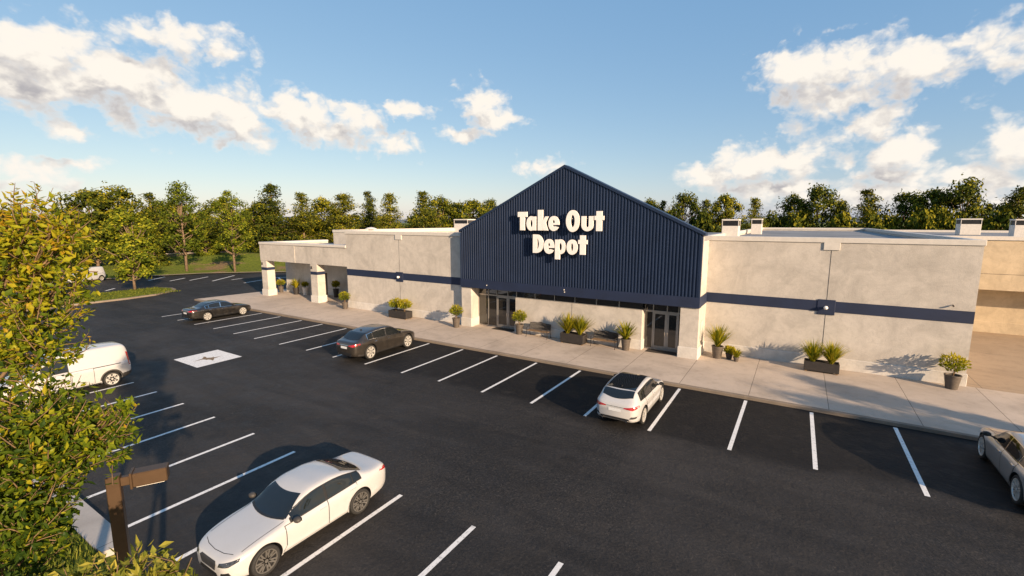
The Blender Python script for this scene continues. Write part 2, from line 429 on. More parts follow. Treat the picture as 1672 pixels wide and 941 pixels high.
st = gvm('MULTIPLY', gi.outputs[0], (1, 1.35, 1)).outputs[0]
warp = gnoise(st, 15, 4, 0.6, 'Color')
wp = gvm('MULTIPLY_ADD', gvm('SUBTRACT', warp, (.5, .5, .5)).outputs[0], (.055, .04, 0), gi.outputs[0]).outputs[0]
acc = None
for (a, e, ra, re) in CL:
    small = ra < .047 or re < .02
    if small: ra *= 1.9; re *= 1.9
    q = gvm('MULTIPLY_ADD', wp, (1 / ra, 1 / re, 0), (-a / ra, -e / re, 0))
    ln = gvm('LENGTH', q.outputs[0], None).outputs['Value']
    if small: ln = gmath('ADD', gmath('MULTIPLY', ln, .75), .42)
    acc = ln if acc is None else gmath('SMOOTH_MIN', acc, ln, 0.32)
fb = gnoise(st, 24, 6, 0.54)
fb2 = gnoise(st, 9, 3, 0.5)
vo = gn.new('ShaderNodeTexVoronoi'); vo.voronoi_dimensions = '2D'; vo.feature = 'SMOOTH_F1'; vo.inputs['Scale'].default_value = 24; vo.inputs['Detail'].default_value = 2.5
vo.inputs['Roughness'].default_value = .55; vo.inputs['Smoothness'].default_value = .35; vo.normalize = True
gl.new(gvm('MULTIPLY', wp, (1, 1.25, 1)).outputs[0], vo.inputs['Vector'])
bil = gmath('SUBTRACT', .42, vo.outputs['Distance'])
dens = gmath('ADD', gmath('SUBTRACT', .88, acc), gmath('ADD', gmath('ADD', gmath('MULTIPLY', gmath('SUBTRACT', fb, .5), .95), gmath('MULTIPLY', bil, 1.5)), gmath('MULTIPLY', gmath('SUBTRACT', fb2, .5), .7)))
gl.new(dens, go.inputs[0])

tc = wn.new('ShaderNodeTexCoord'); sx = wn.new('ShaderNodeSeparateXYZ'); wl.new(tc.outputs['Generated'], sx.inputs[0])
def wmath(op, a, b=None, c=None, clamp=False):
    nd = wn.new('ShaderNodeMath'); nd.operation = op; nd.use_clamp = clamp
    for i, x in enumerate((a, b, c)):
        if x is None: continue
        if isinstance(x, (int, float)): nd.inputs[i].default_value = x
        else: wl.new(x, nd.inputs[i])
    return nd.outputs[0]
az = wmath('ARCTAN2', sx.outputs[0], sx.outputs[1]); el = wmath('ARCSINE', sx.outputs[2])
def dens_at(dx, dy):
    cx = wn.new('ShaderNodeCombineXYZ'); wl.new(wmath('ADD', az, dx), cx.inputs[0]); wl.new(wmath('ADD', el, dy), cx.inputs[1])
    gr = wn.new('ShaderNodeGroup'); gr.node_tree = g; wl.new(cx.outputs[0], gr.inputs[0]); return gr.outputs[0]
def smooth(v, a, b):
    nd = wn.new('ShaderNodeMapRange'); nd.interpolation_type = 'SMOOTHSTEP'; wl.new(v, nd.inputs['Value'])
    nd.inputs['From Min'].default_value = a; nd.inputs['From Max'].default_value = b; return nd.outputs[0]
d0 = dens_at(0, 0); d1 = dens_at(.020, .040)
# light reaching a point falls off with the cloud that stands between it and the sun
lit = wmath('ADD', .37, wmath('MULTIPLY', wmath('SUBTRACT', d0, d1), 1.0))
lit = wmath('MULTIPLY', lit, 1.0, clamp=True)
def wmix(f, a, b):
    nd = wn.new('ShaderNodeMix'); nd.data_type = 'RGBA'
    if isinstance(f, float): nd.inputs['Factor'].default_value = f
    else: wl.new(f, nd.inputs['Factor'])
    for s, x in ((nd.inputs['A'], a), (nd.inputs['B'], b)):
        if isinstance(x, tuple): s.default_value = (x[0], x[1], x[2], 1)
        else: wl.new(x, s)
    return nd.outputs['Result']
k = CLOUD_K / SKY_S
ccol = wmix(smooth(lit, -.10, .92), tuple(x * k for x in (.46, .44, .455)), tuple(x * k for x in (1.0, .93, .83)))
thin = wmix(smooth(d0, 0.0, .9), tuple(x * k for x in (.95, .90, .84)), ccol)
# high thin veil near the horizon
skyc = wn.new('ShaderNodeMix'); skyc.data_type = 'RGBA'; skyc.blend_type = 'MULTIPLY'; skyc.inputs['Factor'].default_value = 1.0
wl.new(sky.outputs[0], skyc.inputs['A']); skyc.inputs['B'].default_value = SKY_TINT
hz = wn.new('ShaderNodeMix'); hz.data_type = 'RGBA'; hz.blend_type = 'ADD'; hz.inputs['Factor'].default_value = 1.0
wl.new(skyc.outputs['Result'], hz.inputs['A']); hz.inputs['B'].default_value = tuple(x / SKY_S for x in SKY_ADD) + (1,)
alpha = wmath('MULTIPLY', smooth(d0, -.02, .62), .985)
wl.new(wmix(alpha, hz.outputs['Result'], thin), bg.inputs['Color'])
W.cycles.sampling_method = 'MANUAL'; W.cycles.sample_map_resolution = 512

# ------------------------------------------------------------------ ground
rnd = random.Random(7)
FAR = [(-92,-60),(-90,-12),(-86,8),(-82.5,20),(-80.2,29.8),(-77.7,35.2),(-72.2,40.6),(-64.8,46.2),(-56,54),(-52,70)]
sheet('ground', [(-6000,-6000),(6000,-6000),(6000,6000),(-6000,6000)], -0.05, M['field'])
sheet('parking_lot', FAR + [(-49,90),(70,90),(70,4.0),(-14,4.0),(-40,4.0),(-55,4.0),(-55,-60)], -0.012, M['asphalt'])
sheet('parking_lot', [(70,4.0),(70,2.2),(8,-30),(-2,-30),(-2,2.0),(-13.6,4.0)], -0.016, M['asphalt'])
# grass strip and concrete margin at the near end of the front row
sheet('grass_strip', [(-55,-30),(-3.0,-30),(-3.0,2.0),(-14.0,3.40),(-55,3.40)], 0.09, M['grass'], t=0.2)
sheet('concrete_margin', [(-55,3.405),(-14.2,3.405),(-13.75,3.45),(-13.6,3.9),(-14.1,3.98),(-55,3.98)], 0.12, M['strip'], t=0.2)
# sidewalk with its kerb stone
sheet('sidewalk', [(-52.4,22.98),(44,22.98),(44,29.795),(8.2,29.795),(-4.0,31.0),(-44,33.0),(-51.2,33.0)], 0.128, M['walk'], t=0.3)
kb = MB(); kb.bevbox(-52.4, 44, 22.77, 22.976, -0.1, 0.131, 0.018)
tag(kb.build('kerb', M['kerb']), kind='structure')
sheet('concrete_apron', [(7.0,29.80),(44,29.80),(44,47),(7.0,47)], 0.120, M['apron'], t=0.3)

# painted markings
def line(x0, y0, x1, y1, w=0.135):
    d = Vector((x1 - x0, y1 - y0)).normalized(); n = Vector((-d.y, d.x)) * w / 2
    mb = MB(); k = max(2, int(math.hypot(x1 - x0, y1 - y0) / 0.5)); pts = []
    L, Rr = [], []
    for i in range(k + 1):
        t = i / k; p = Vector((x0 + (x1 - x0) * t, y0 + (y1 - y0) * t))
        j = rnd.uniform(-.006, .006)
        L.append((p.x + n.x * (1 + j), p.y + n.y * (1 + j), -0.007)); Rr.append((p.x - n.x * (1 + j), p.y - n.y * (1 + j), -0.007))
    mb.add(L + Rr, [(k + 1 + i, k + 2 + i, i + 1, i) for i in range(k)])
    return tag(mb.build('parking_line', M['road_paint']), kind='structure')
for x in (3.74, .97, -1.6, -4.44, -7.1, -9.67, -12.33, -15.08, -17.63, -20.5, -23.2, -25.9, -28.7, -31.6, -34.25, -37.2, -40.0, -42.9, -45.7, 6.5, 9.2, 12.0):
    line(x, 17.22 + rnd.uniform(-.05, .05), x + rnd.uniform(-.05, .05), 22.6)
for x in (-4.26, -6.81, -9.49, -12.1, -14.58, -17.2, -20.08, -22.8, -25.5, -28.0, -30.7, -33.4, -36.1, -1.6, 1.1):
    line(x, 9.05 + rnd.uniform(-.05, .05), x + rnd.uniform(-.05, .05), 4.15)
for a in ((-75.8,27.5,-78.6,30.6),(-72.6,28.8,-74.6,31.5),(-71,30.5,-73.4,34),(-67.6,31.8,-71.8,36.9),(-66.8,33.9,-67.2,35.6),(-68.6,20.6,-70.2,22),(-62,33,-64,39),(-58,36,-60,42),(-64,39,-58,36),(-60,42,-64,39),(-54,39,-56,45)):
    line(*a, w=0.24)
# white painted square with its brown emblem
sheet('painted_panel', [(-30.72,11.95),(-27.88,11.92),(-27.95,14.40),(-30.78,14.42)], -0.007, M['road_paint'])
ce = Vector((-29.2, 13.12)); a, b = Vector((.82, .57)), Vector((-.57, .82))
EM = [(-.55,.26),(-.33,.20),(-.22,.10),(.05,.12),(.16,.20),(.22,.13),(.36,.22),(.50,.30),(.40,.12),(.34,.02),(.46,-.12),(.52,-.24),(.33,-.15),(.14,-.11),(.04,-.17),(-.04,-.11),(-.24,-.10),(-.38,-.20),(-.54,-.34),(-.46,-.16),(-.36,-.02),(-.43,.10)]
EM.reverse()
mb = MB(); ep = [ce + a * (p[0] * .95) + b * (p[1] * 1.75) for p in EM]
tri = tessellate_polygon([[Vector((p.x, p.y, 0)) for p in ep]])
def ccw3(t):
    q = [ep[i] for i in t]
    return tuple(t) if (q[1]-q[0]).cross(q[2]-q[0]) > 0 else tuple(reversed(t))
mb.add([(p.x, p.y, -0.003) for p in ep], [ccw3(t) for t in tri])
tag(mb.build('painted_emblem', M['emblem']), kind='structure')

# planted island in the far lot
IS = [(-65.9,6),(-65.9,18.9),(-65.9,23.6),(-65.2,24.9),(-63.8,25.5),(-62.2,25.2),(-60.9,24.0),(-59.6,22.2),(-59.0,19.5),(-58.9,14),(-59.2,6)]
def inset(poly, d):
    c = Vector((sum(p[0] for p in poly) / len(poly), sum(p[1] for p in poly) / len(poly))); out = []
    n = len(poly)
    for i in range(n):
        p0, p1, p2 = Vector(poly[i - 1]), Vector(poly[i]), Vector(poly[(i + 1) % n])
        n1 = Vector(((p1 - p0).y, -(p1 - p0).x)).normalized(); n2 = Vector(((p2 - p1).y, -(p2 - p1).x)).normalized()
        m = (n1 + n2).normalized()
        if (c - p1).dot(m) < 0: m = -m
        out.append(tuple(p1 + m * d))
    return out
IS = list(reversed(IS))
sheet('island_kerb', IS, 0.14, M['kerb'], t=0.3)
sheet('island_grass', inset(IS, .32), 0.17, M['grass'], t=0.1)

# grass bank rising beyond the far edge of the lot
bk = MB(); rows = [(0, .13), (.35, .15), (.36, .17), (2.5, .25), (6, .55), (10, 1.15), (14, 1.75), (18, 2.0), (26, 2.1), (60, 2.2), (110, .5)]
pts = []
for i in range(len(FAR) - 1):
    a, b = Vector(FAR[i]), Vector(FAR[i + 1]); k = max(2, int((b - a).length / 3))
    for j in range(k): pts.append(a.lerp(b, j / k))
pts.append(Vector(FAR[-1]))
grid = []
for i, p in enumerate(pts):
    d = (pts[min(i + 1, len(pts) - 1)] - pts[max(i - 1, 0)]).normalized(); n = Vector((-d.y, d.x))
    grid.append([(p.x + n.x * o, p.y + n.y * o, z * (1 if o < 3 else .85 + .3 * math.sin(i * .7 + o * .3)) - 0.012 * (o == 0)) for o, z in rows])
m_ = len(rows)
bk.add([q for r in grid for q in r], [(i * m_ + j, i * m_ + j + 1, (i + 1) * m_ + j + 1, (i + 1) * m_ + j) for i in range(len(pts) - 1) for j in range(m_ - 1)])
bank = tag(bk.build('grass_bank', [M['bank'], M['kerb']], smooth=True, sharp=35), kind='structure')
for i, p in enumerate(bank.data.polygons):
    if i % (m_ - 1) < 2: p.material_index = 1
def bank_point(x, y, off):
    # a point on the bank: nearest lot-edge sample, pushed outwards by off
    return None
hl = MB(); hp = []
for i in range(61):
    t = -1.9 + i * (3.2 / 60); h = 26 + 12 * math.sin(i * .9) + 8 * math.sin(i * 2.3 + 1)
    hp.append((math.sin(t), math.cos(t), h))
vs = [(x * 2600, y * 2600, -1) for x, y, h in hp] + [(x * 3100, y * 3100, h) for x, y, h in hp] + [(x * 4200, y * 4200, -1) for x, y, h in hp]
hl.add(vs, [(r_ * 61 + i, r_ * 61 + i + 1, (r_ + 1) * 61 + i + 1, (r_ + 1) * 61 + i) for r_ in (0, 1) for i in range(60)])
tag(hl.build('hills', M['hill'], smooth=True), kind='structure')
# ------------------------------------------------------------------ the store
store = thing('store_building', 'long stucco store with navy ribbed gable front and navy stripe', 'store', (-13.1, 27.6, 0))
OFF = Vector((13.1, -27.6, 0))
def part(name, mb, mat, parent=store, **kw):
    o = mb.build(name, mat, None, **kw)
    if parent is store:
        o.parent = store; o.location = OFF
    else:
        o.parent = parent
    return o
def bx(name, mat, *b, parent=store, bev=0.0):
    mb = MB()
    (mb.bevbox(*b, bev) if bev else mb.box(*b)); return part(name, mb, mat, parent)
ZR, ZP = 6.72, 7.16
def flat_block(x0, x1, y0, y1, zcap=ZP, sides='LRFB', nm='wall'):
    bx(nm, M['stucco'], x0, x1, y0, y1, -.2, ZR)
    bx('roof', M['roof'], x0 + .24, x1 - .24, y0 + .24, y1 - .24, ZR, ZR + .03)
    mb = MB(); c = MB(); w = .24; e = .055; zc = zcap - .27
    segs = {'F': (x0, x1, y0, y0 + w), 'B': (x0, x1, y1 - w, y1), 'L': (x0, x0 + w, y0 + w, y1 - w), 'R': (x1 - w, x1, y0 + w, y1 - w)}
    for s in sides:
        a, b_, cc, d = segs[s]; mb.box(a, b_, cc, d, ZR, zc)
        if s in 'FB': c.bevbox(a - e, b_ + e, cc - e, d + .03, zc, zcap, .015)
        else: c.bevbox(a - e, b_ + e, cc + .035, d - .035, zc, zcap - .003, .015)
    part('parapet', mb, M['stucco']); part('parapet_cap', c, M['cap'])
LX0, LX1, LY = -35.2, -21.6, 28.1
RX0, RX1, RY = -4.6, 7.25, 29.8
flat_block(LX0, LX1 + .4, LY, 58)
flat_block(RX0 - .4, RX1, RY, 76)
flat_block(-42.0, LX0 - .002, 32.0, 58, ZP - .02, 'LFB')
# body behind the gable
bx('wall', M['stucco'], LX1 + .41, RX0 - .41, 30.0, 58, -.2, ZR)
bx('roof', M['roof'], LX1 + .41, RX0 - .41, 30.0, 58, ZR + .002, ZR + .03)

def skirt(x0, x1, y, z1=.74, d=.055, xr=0, xl=0, yb=None):
    b = (x0 - xl, x1 + xr, y - d, (yb if yb else y + .1), .10, z1)
    return bx('wall_base', M['white_stucco'], *b, bev=.02)
skirt(LX0, LX1 - .002, LY, xl=.05)
skirt(RX0 + .002, RX1, RY, xr=.05, yb=RY + 4)
bx('wall_base', M['white_stucco'], LX0 - .05, LX0 + .05, LY + .102, 31.9, .10, .737, bev=.02)
# navy stripes with the square plate and globe lamp in the middle of each wing
def stripe(x0, x1, y, z0, z1, xp):
    mb = MB(); mb.box(x0, x1, y - .022, y + .02, z0, z1); st_ = part('wall_stripe', mb, M['navy'])
    pl = MB(); pl.bevbox(xp - .40, xp + .40, y - .05, y + .015, z0 - .17, z1 + .07, .012); part('lamp_plate', pl, M['navy'])
    gm = MB()
    prof = [(.001, -.10), (.06, -.085), (.095, -.04), (.105, 0), (.095, .04), (.07, .08), (.05, .09)]
    gm.lathe(prof, 16, 'y', (xp - .02, y - .20, (z0 + z1) / 2 - .06))
    gb = MB(); gb.lathe([(.06, .0), (.07, .06), (.001, .06)], 12, 'y', (xp - .02, y - .108, (z0 + z1) / 2 - .06))
    wl_ = part('wall_lamp', gb, M['cap']); gl_ = gm.build('lamp_globe', M['globe'], wl_, smooth=True)
    # seam above and below and the white tab under the cap
    s = MB(); s.box(xp - .012, xp + .012, y - .006, y + .01, .745, z0 - .175); s.box(xp - .012, xp + .012, y - .006, y + .01, z1 + .075, 6.52); part('wall_joint', s, M['grille'])
    t = MB(); t.bevbox(xp - .36, xp + .36, y - .06, y + .02, 6.5, 6.90, .012); part('cap_tab', t, M['cap'])
stripe(LX0, LX1, LY, 3.14, 3.72, -28.53)
stripe(RX0, RX1 - .0, RY, 3.20, 3.78, 1.43)
# small camera bracket near the right corner
v = MB(); v.box(6.43, 6.46, RY - .10, RY, 4.02, 4.05); v.lathe([(.001, -.14), (.035, -.12), (.04, -.06), (.03, 0)], 10, 'y', (6.445, RY - .06, 4.0)); part('wall_camera', v, M['darkmetal'])

# ---- gable: ribbed cladding on a stucco body
GX0, GX1, GY, PX, PZ, EZ = -21.6, -4.6, 27.6, -13.12, 11.55, 7.40
def gz(x):
    return EZ + (PZ - EZ) * (1 - abs(x - PX) / ((PX - GX0) if x < PX else (GX1 - PX)))
def slab_poly(x0, x1, zb, drop=0.0):
    return [(x0, zb), (x1, zb), (x1, gz(x1) - drop), (PX, PZ - drop), (x0, gz(x0) - drop)]
mb = MB(); mb.prism(slab_poly(GX0 + .06, GX1 - .03, 3.175, .12), GY + .08, 28.15); mb.box(GX0 + .06, GX1 - .03, 28.152, 29.998, 3.175, 6.9); part('gable_body', mb, M['stucco'])
mb = MB(); PB, off = .196, []
x = GX0 + .05; prof = []
while x < GX1 - .06:
    for dx, dy in ((0, 0), (.085, 0), (.10, -.07), (.165, -.07), (.195, 0)):
        if x + dx < GX1 - .05: prof.append((x + dx, dy))
    x += PB
prof.append((GX1 - .05, 0))
vs = []; fs = []
for (px_, dy) in prof:
    vs += [(px_, GY + .02 + dy, 3.74), (px_, GY + .02 + dy, gz(px_) - .10)]
for i in range(len(prof) - 1):
    if prof[i][0] < PX < prof[i + 1][0] - 1e-4: pass
    fs.append((2 * i, 2 * i + 2, 2 * i + 3, 2 * i + 1))
mb.add(vs, fs); part('gable_cladding', mb, M['navy_metal'])
# raking trims, edge trims, fascia band that turns the corner
def rake(xa, za, xb, zb_, y0, y1, h):
    d = Vector((xb - xa, zb_ - za)).normalized(); n = Vector((-d.y, d.x))
    if n.y < 0: n = -n
    return [(xa, za), (xb, zb_), (xb + n.x * 0, zb_ + h), (xa, za + h)]
mb = MB()
for (xa, za, xb, zb_) in ((GX0 - .10, gz(GX0) - .19, PX, PZ - .14), (PX, PZ - .14, GX1 + .12, gz(GX1) - .20)):
    mb.prism(rake(xa, za, xb, zb_, 0, 0, .17), GY - .09, 28.22)
part('roof_trim', mb, M['navy_metal'])
mb = MB(); mb.bevbox(GX0 - .03, GX0 + .09, GY - .06, GY + .5, 3.73, gz(GX0) - .21, .01); part('corner_trim', mb, M['navy_metal']); mb = MB(); mb.bevbox(GX1 - .13, GX1 + .005, GY - .06, GY + .12, 3.73, gz(GX1) - .215, .01)
part('corner_trim', mb, M['navy_metal'])
mb = MB(); 0 and mb.prism([(GX0 + .1, 7.0), (GX1 - .1, 7.0), (GX1 - .1, gz(GX1 - .1) - .22), (PX, PZ - .2), (GX0 + .1, gz(GX0 + .1) - .22)], 30.005, 46); None
mb = MB(); mb.bevbox(GX0 - .03, GX1 + .03, GY - .075, GY + .5, 3.12, 3.735, .012); mb.bevbox(GX1 - .3, GX1 + .028, GY + .502, RY - .025, 3.14, 3.732, .01)
part('fascia_band', mb, M['navy'])
mb = MB(); mb.box(GX0 + .2, GX1 - .2, GY + .501, 29.9, 3.14, 3.17); part('soffit', mb, M['stucco'])
for xx in (-19.2, -13.0, -12.97):
    mb = MB(); mb.lathe([(.001, -.06), (.035, -.05), (.04, 0)], 8, 'y', (xx, GY - .075, 3.4 if xx < -13 or xx > -12.98 else 3.55))
    part('fascia_fixture', mb, M['cap'])
# piers
for (x0, x1, yb) in ((-21.6, -20.72, 29.9), (-5.62, -4.6, 30.1)):
    bx('pier', M['stucco'], x0, x1, GY + .03, yb, -.1, 3.12)
    bx('pier_base', M['white_stucco'], x0 - .06, x1 + .06, GY - .03, yb - .4, .10, .78, bev=.025)
b2 = MB(); b2.box(GX1 + .001, GX1 + .05, 28.25, 28.75, 1.1, 2.25); part('meter_box', b2, M['cap'])
# centre wall, clerestory, entrances
CX0, CX1, CY = -17.05, -7.95, 28.02
bx('wall', M['stucco'], CX0, CX1, CY, 29.8, -.1, 2.60)
bx('wall_base', M['white_stucco'], CX0 - .05, CX1 + .05, CY - .055, CY + 1.5, .10, .72, bev=.02)
s = MB(); s.box(-12.66, -12.64, CY - .006, CY + .01, .73, 2.59); part('wall_joint', s, M['grille'])
fr = MB(); fr.box(CX0, CX1, CY + .10, CY + .2, 2.602, 2.64); fr.box(CX0, CX1, CY + .10, CY + .2, 3.10, 3.138)
cw = part('clerestory_frame', fr, M['alum'])
N = 6; wpan = (CX1 - CX0) / N
for i in range(N):
    x0 = CX0 + i * wpan
    f = MB(); f.box(x0, x0 + .055, CY + .08, CY + .2, 2.641, 3.099); wn_ = part('window', f, M['alum'])
    p = MB(); p.box(x0 + .057, x0 + wpan - .002, CY + .14, CY + .16, 2.642, 3.098); p.build('pane', M['storeglass'], wn_)
def entrance(xs, y, doors, ztr=2.52, ztop=3.13):
    """xs: mullion positions; doors: indexes of the bays that are doors (hinge side L/R)"""
    fr = MB(); w = .062
    for x_ in xs: fr.box(x_ - w / 2, x_ + w / 2, y - .05, y + .07, .13, ztop)
    for a, b_ in zip(xs[:-1], xs[1:]):
        fr.box(a + w / 2 + .001, b_ - w / 2 - .001, y - .045, y + .065, ztr - .05, ztr + .05)
        fr.box(a + w / 2 + .001, b_ - w / 2 - .001, y - .045, y + .065, ztop - .05, ztop - .003)
    part('entrance_frame', fr, M['alum'])
    for i, (a, b_) in enumerate(zip(xs[:-1], xs[1:])):
        t = MB(); t.box(a + w / 2 + .002, b_ - w / 2 - .002, y, y + .02, ztr + .052, ztop - .052); part('transom_pane', t, M['storeglass'])
        l, r_ = a + w / 2 + .004, b_ - w / 2 - .004
        if i in doors:
            d = MB(); q = .085
            d.box(l, l + q, y - .03, y + .03, .14, ztr - .055); d.box(r_ - q, r_, y - .03, y + .03, .14, ztr - .055)
            d.box(l + q + .001, r_ - q - .001, y - .03, y + .03, .14, .36); d.box(l + q + .001, r_ - q - .001, y - .03, y + .03, ztr - .15, ztr - .055)
            dd = part('door', d, M['alum'])
            gp = MB(); gp.box(l + q + .002, r_ - q - .002, y - .004, y + .008, .361, ztr - .152); gp.build('door_glass', M['storeglass'], dd)
            hx = r_ - q / 2 if doors[i] == 'L' else l + q / 2
            h = MB(); h.tube([(hx, y - .03, .95), (hx, y - .10, .97), (hx, y - .10, 1.28), (hx, y - .03, 1.30)], .018, 6)
            h.build('handle', M['chrome'], dd)
        else:
            s_ = MB(); s_.box(l, r_, y - .004, y + .01, .2, ztr - .052); sp = part('side_light', s_, M['storeglass'])
            s2 = MB(); s2.box(l, r_, y - .03, y + .03, .13, .199); s2.build('sill', M['alum'], sp)
entrance([-20.68, -19.80, -19.02, -18.05, -17.09], 28.62, {2: 'L', 3: 'R'})
entrance([-7.92, -7.42, -6.58, -5.90, -5.65][:4] + [-5.65], 28.62, {1: 'L', 2: 'R'})
dk = MB(); dk.box(-20.7, -17.06, 28.9, 29.0, .1, 3.13); part('dark_interior', dk, M['black']); dk = MB(); dk.box(-7.94, -5.63, 28.9, 29.0, .1, 3.13); part('dark_interior', dk, M['black'])
mt = MB(); mt.bevbox(-7.6, -5.75, 27.75, 28.5, .129, .140, .004); tag(mt.build('door_mat', M['soil']), 'flat dark mat before the right pair of glass doors', 'door mat')
mt = MB(); mt.bevbox(-19.0, -17.2, 27.75, 28.5, .129, .140, .004); tag(mt.build('door_mat', M['soil']), 'flat dark mat before the left glass doors beside the narrow sidelights', 'door mat')

# ---- low covered walk at the left end
KX0, KX1, KY = -49.1, LX0 - .003, 28.1
bx('canopy_fascia', M['stucco'], KX0, -43.0, KY - .035, KY + .8, 3.90, 5.62)
bx('canopy_fascia', M['stucco'], -42.998, KX1, KY, KY + .8, 3.90, 5.62)
bx('canopy_fascia', M['stucco'], KX0, KX0 + .8, KY + .802, 36.0, 3.90, 5.62)
bx('canopy_roof', M['roof'], KX0 + .802, KX1, KY + .802, 36.0, 5.3, 5.45)
bx('canopy_soffit', M['white_stucco'], KX0 + .802, KX1, KY + .802, 36.0, 3.95, 4.0)
c = MB(); c.bevbox(KX0 - .06, KX1, KY - .09, KY + .85, 5.622, 5.85, .015); c.bevbox(KX0 - .06, KX0 + .86, KY + .852, 36.0, 5.622, 5.847, .015); part('parapet_cap', c, M['cap'])
for x0 in (-49.05, -40.6):
    col_ = bx('column', M['stucco'], x0, x0 + 1.0, KY - .012, KY + .85, .1, 3.898)
    def sub(nm, mat, d, z0, z1):
        o = MB(); o.bevbox(x0 - d, x0 + 1.0 + d, KY - .012 - d, KY + .85 + d, z0, z1, .015); o.build(nm, M[mat], col_)
    sub('column_base', 'white_stucco', .075, .101, .80); sub('column_stripe', 'navy', .012, 2.86, 3.17)
    e_ = MB(); e_.lathe([(.001, -.10), (.07, -.08), (.085, 0)], 10, 'y', (x0 + .22, KY - .012, 3.5)); e_.box(x0 + .15, x0 + .3, KY - .08, KY - .012, 3.6, 3.68); e_.build('column_lamp', M['darkmetal'], col_)
bx('wall', M['white_stucco'], -49.3, -44.6, 31.0, 33.4, .1, 3.95)
bx('wall', M['white_stucco'], -44.598, -35.6, 31.9, 33.4, .1, 3.95)
bx('wall_base', M['white_stucco'], -49.36, -44.54, 30.94, 31.5, .1, .85, bev=.02)
bx('wall_base', M['white_stucco'], -43.2, -36.9, 31.83, 31.98, .1, .85, bev=.02)
d = MB(); d.box(-44.4, -43.3, 31.86, 31.899, .13, 2.5); dd = part('door', d, M['darkmetal'])
d = MB(); d.box(-44.25, -43.45, 31.84, 31.858, .4, 2.35); d.build('door_glass', M['storeglass'], dd)
d = MB(); d.box(-36.8, -35.65, 31.86, 31.899, .13, 2.5); dd = part('door', d, M['darkmetal'])
d = MB(); d.box(-36.65, -35.8, 31.84, 31.858, .4, 2.35); d.build('door_glass', M['storeglass'], dd)

# ---- sign: raised letters
sign = thing('store_sign', 'cream raised lettering reading Take Out Depot on the navy gable', 'sign', (-16.35, 27.1, 7.3))
def arc(cx_, cz, rx, rz_, a0, a1, n=28):
    return [(cx_ + rx * math.cos(R(a0 + (a1 - a0) * i / n)), cz + rz_ * math.sin(R(a0 + (a1 - a0) * i / n))) for i in range(n + 1)]
def ell(cx_, cz, rx, rz_, n=36): return arc(cx_, cz, rx, rz_, 0, 360, n)[:-1]
def letter(ch):
    """list of (outline, holes) pieces in metres, origin at the letter's lower left"""
    if ch == 'T': return [([(.19,0),(.58,0),(.58,.93),(.78,.93),(.78,1.28),(0,1.28),(0,.93),(.19,.93)], [])]
    if ch == 'a': return [(ell(.385,.475,.385,.505), [ell(.395,.47,.07,.225)]), ([(.50,0),(.78,0),(.78,.955),(.50,.955)], [])]
    if ch == 'k': return [([(0,0),(.40,0),(.40,1.40),(0,1.40)], []), ([(.36,.30),(.46,0),(.83,0),(.63,.52),(.83,.955),(.60,.955),(.36,.62)], [])]
    if ch == 'e':
        o = arc(.42,.475,.42,.505,-4,331,40) + [(.52,.29),(.35,.26),(.36,.37),(.83,.385)]
        return [(o, [[(.355,.53),(.485,.53),(.485,.60),(.455,.69),(.42,.71),(.385,.69),(.355,.60)]])]
    if ch == 'O': return [(ell(.5,.64,.5,.72), [ell(.5,.64,.115,.37)])]
    if ch == 'u': return [([(0,.955),(0,.38)] + arc(.425,.38,.425,.40,180,360,24)[1:-1] + [(.85,.38),(.85,.955),(.53,.955),(.53,.36)] + list(reversed(arc(.43,.36,.10,.12,180,360,12)))[1:] + [(.33,.955)], [])]
    if ch == 't': return [([(.13,0),(.53,0),(.53,.70),(.66,.70),(.66,.97),(.53,.97),(.53,1.27),(.13,1.27),(.13,.97),(0,.97),(0,.70),(.13,.70)], [])]
    if ch == 'D': return [([(0,0),(.30,0)] + arc(.30,.64,.55,.64,-90,90,24)[1:-1] + [(.30,1.28),(0,1.28)], [[(.37,.31)] + arc(.37,.64,.11,.33,-90,90,14)[1:-1] + [(.37,.97)]])]
    if ch == 'p': return [(ell(.40,.475,.395,.505), [ell(.42,.475,.075,.235)]), ([(0,-.38),(.37,-.38),(.37,.22),(.30,.25),(.30,.70),(.37,.73),(.37,.955),(0,.955)], [])]
    if ch == 'o': return [(ell(.41,.475,.41,.505), [ell(.41,.475,.065,.24)])]
for txt, zb, xs in (('TakeOut', 7.42, (-16.40,-15.72,-14.86,-14.08,-12.82,-11.76,-10.90)), ('Depot', 5.93, (-15.22,-14.40,-13.57,-12.75,-11.95))):
    for ch, x_ in zip(txt, xs):
        mb = MB()
        for i, (o_, h_) in enumerate(letter(ch)): mb.prism([(p[0] * .93 + .02, p[1]) for p in o_], 27.19 - i * .004, 27.28, 0, [[(lambda c: (c[0] + (p[0] * .93 + .02 - c[0]) * 1.35, c[1] + (p[1] - c[1]) * 1.08))((sum(q[0] for q in hh) / len(hh) * .93 + .02, sum(q[1] for q in hh) / len(hh))) for p in hh] for hh in h_])
        for sx_, sz_ in ((.3, .25), (.3, .8)): mb.tube([(sx_, 27.285, sz_), (sx_, 27.6, sz_)], .02, 5)
        mb.v = [(v_[0] + x_ + 16.35, v_[1] - 27.1, v_[2] * .955 + zb - 7.3) for v_ in mb.v]
        mb.build('letter', M['letter'], sign)

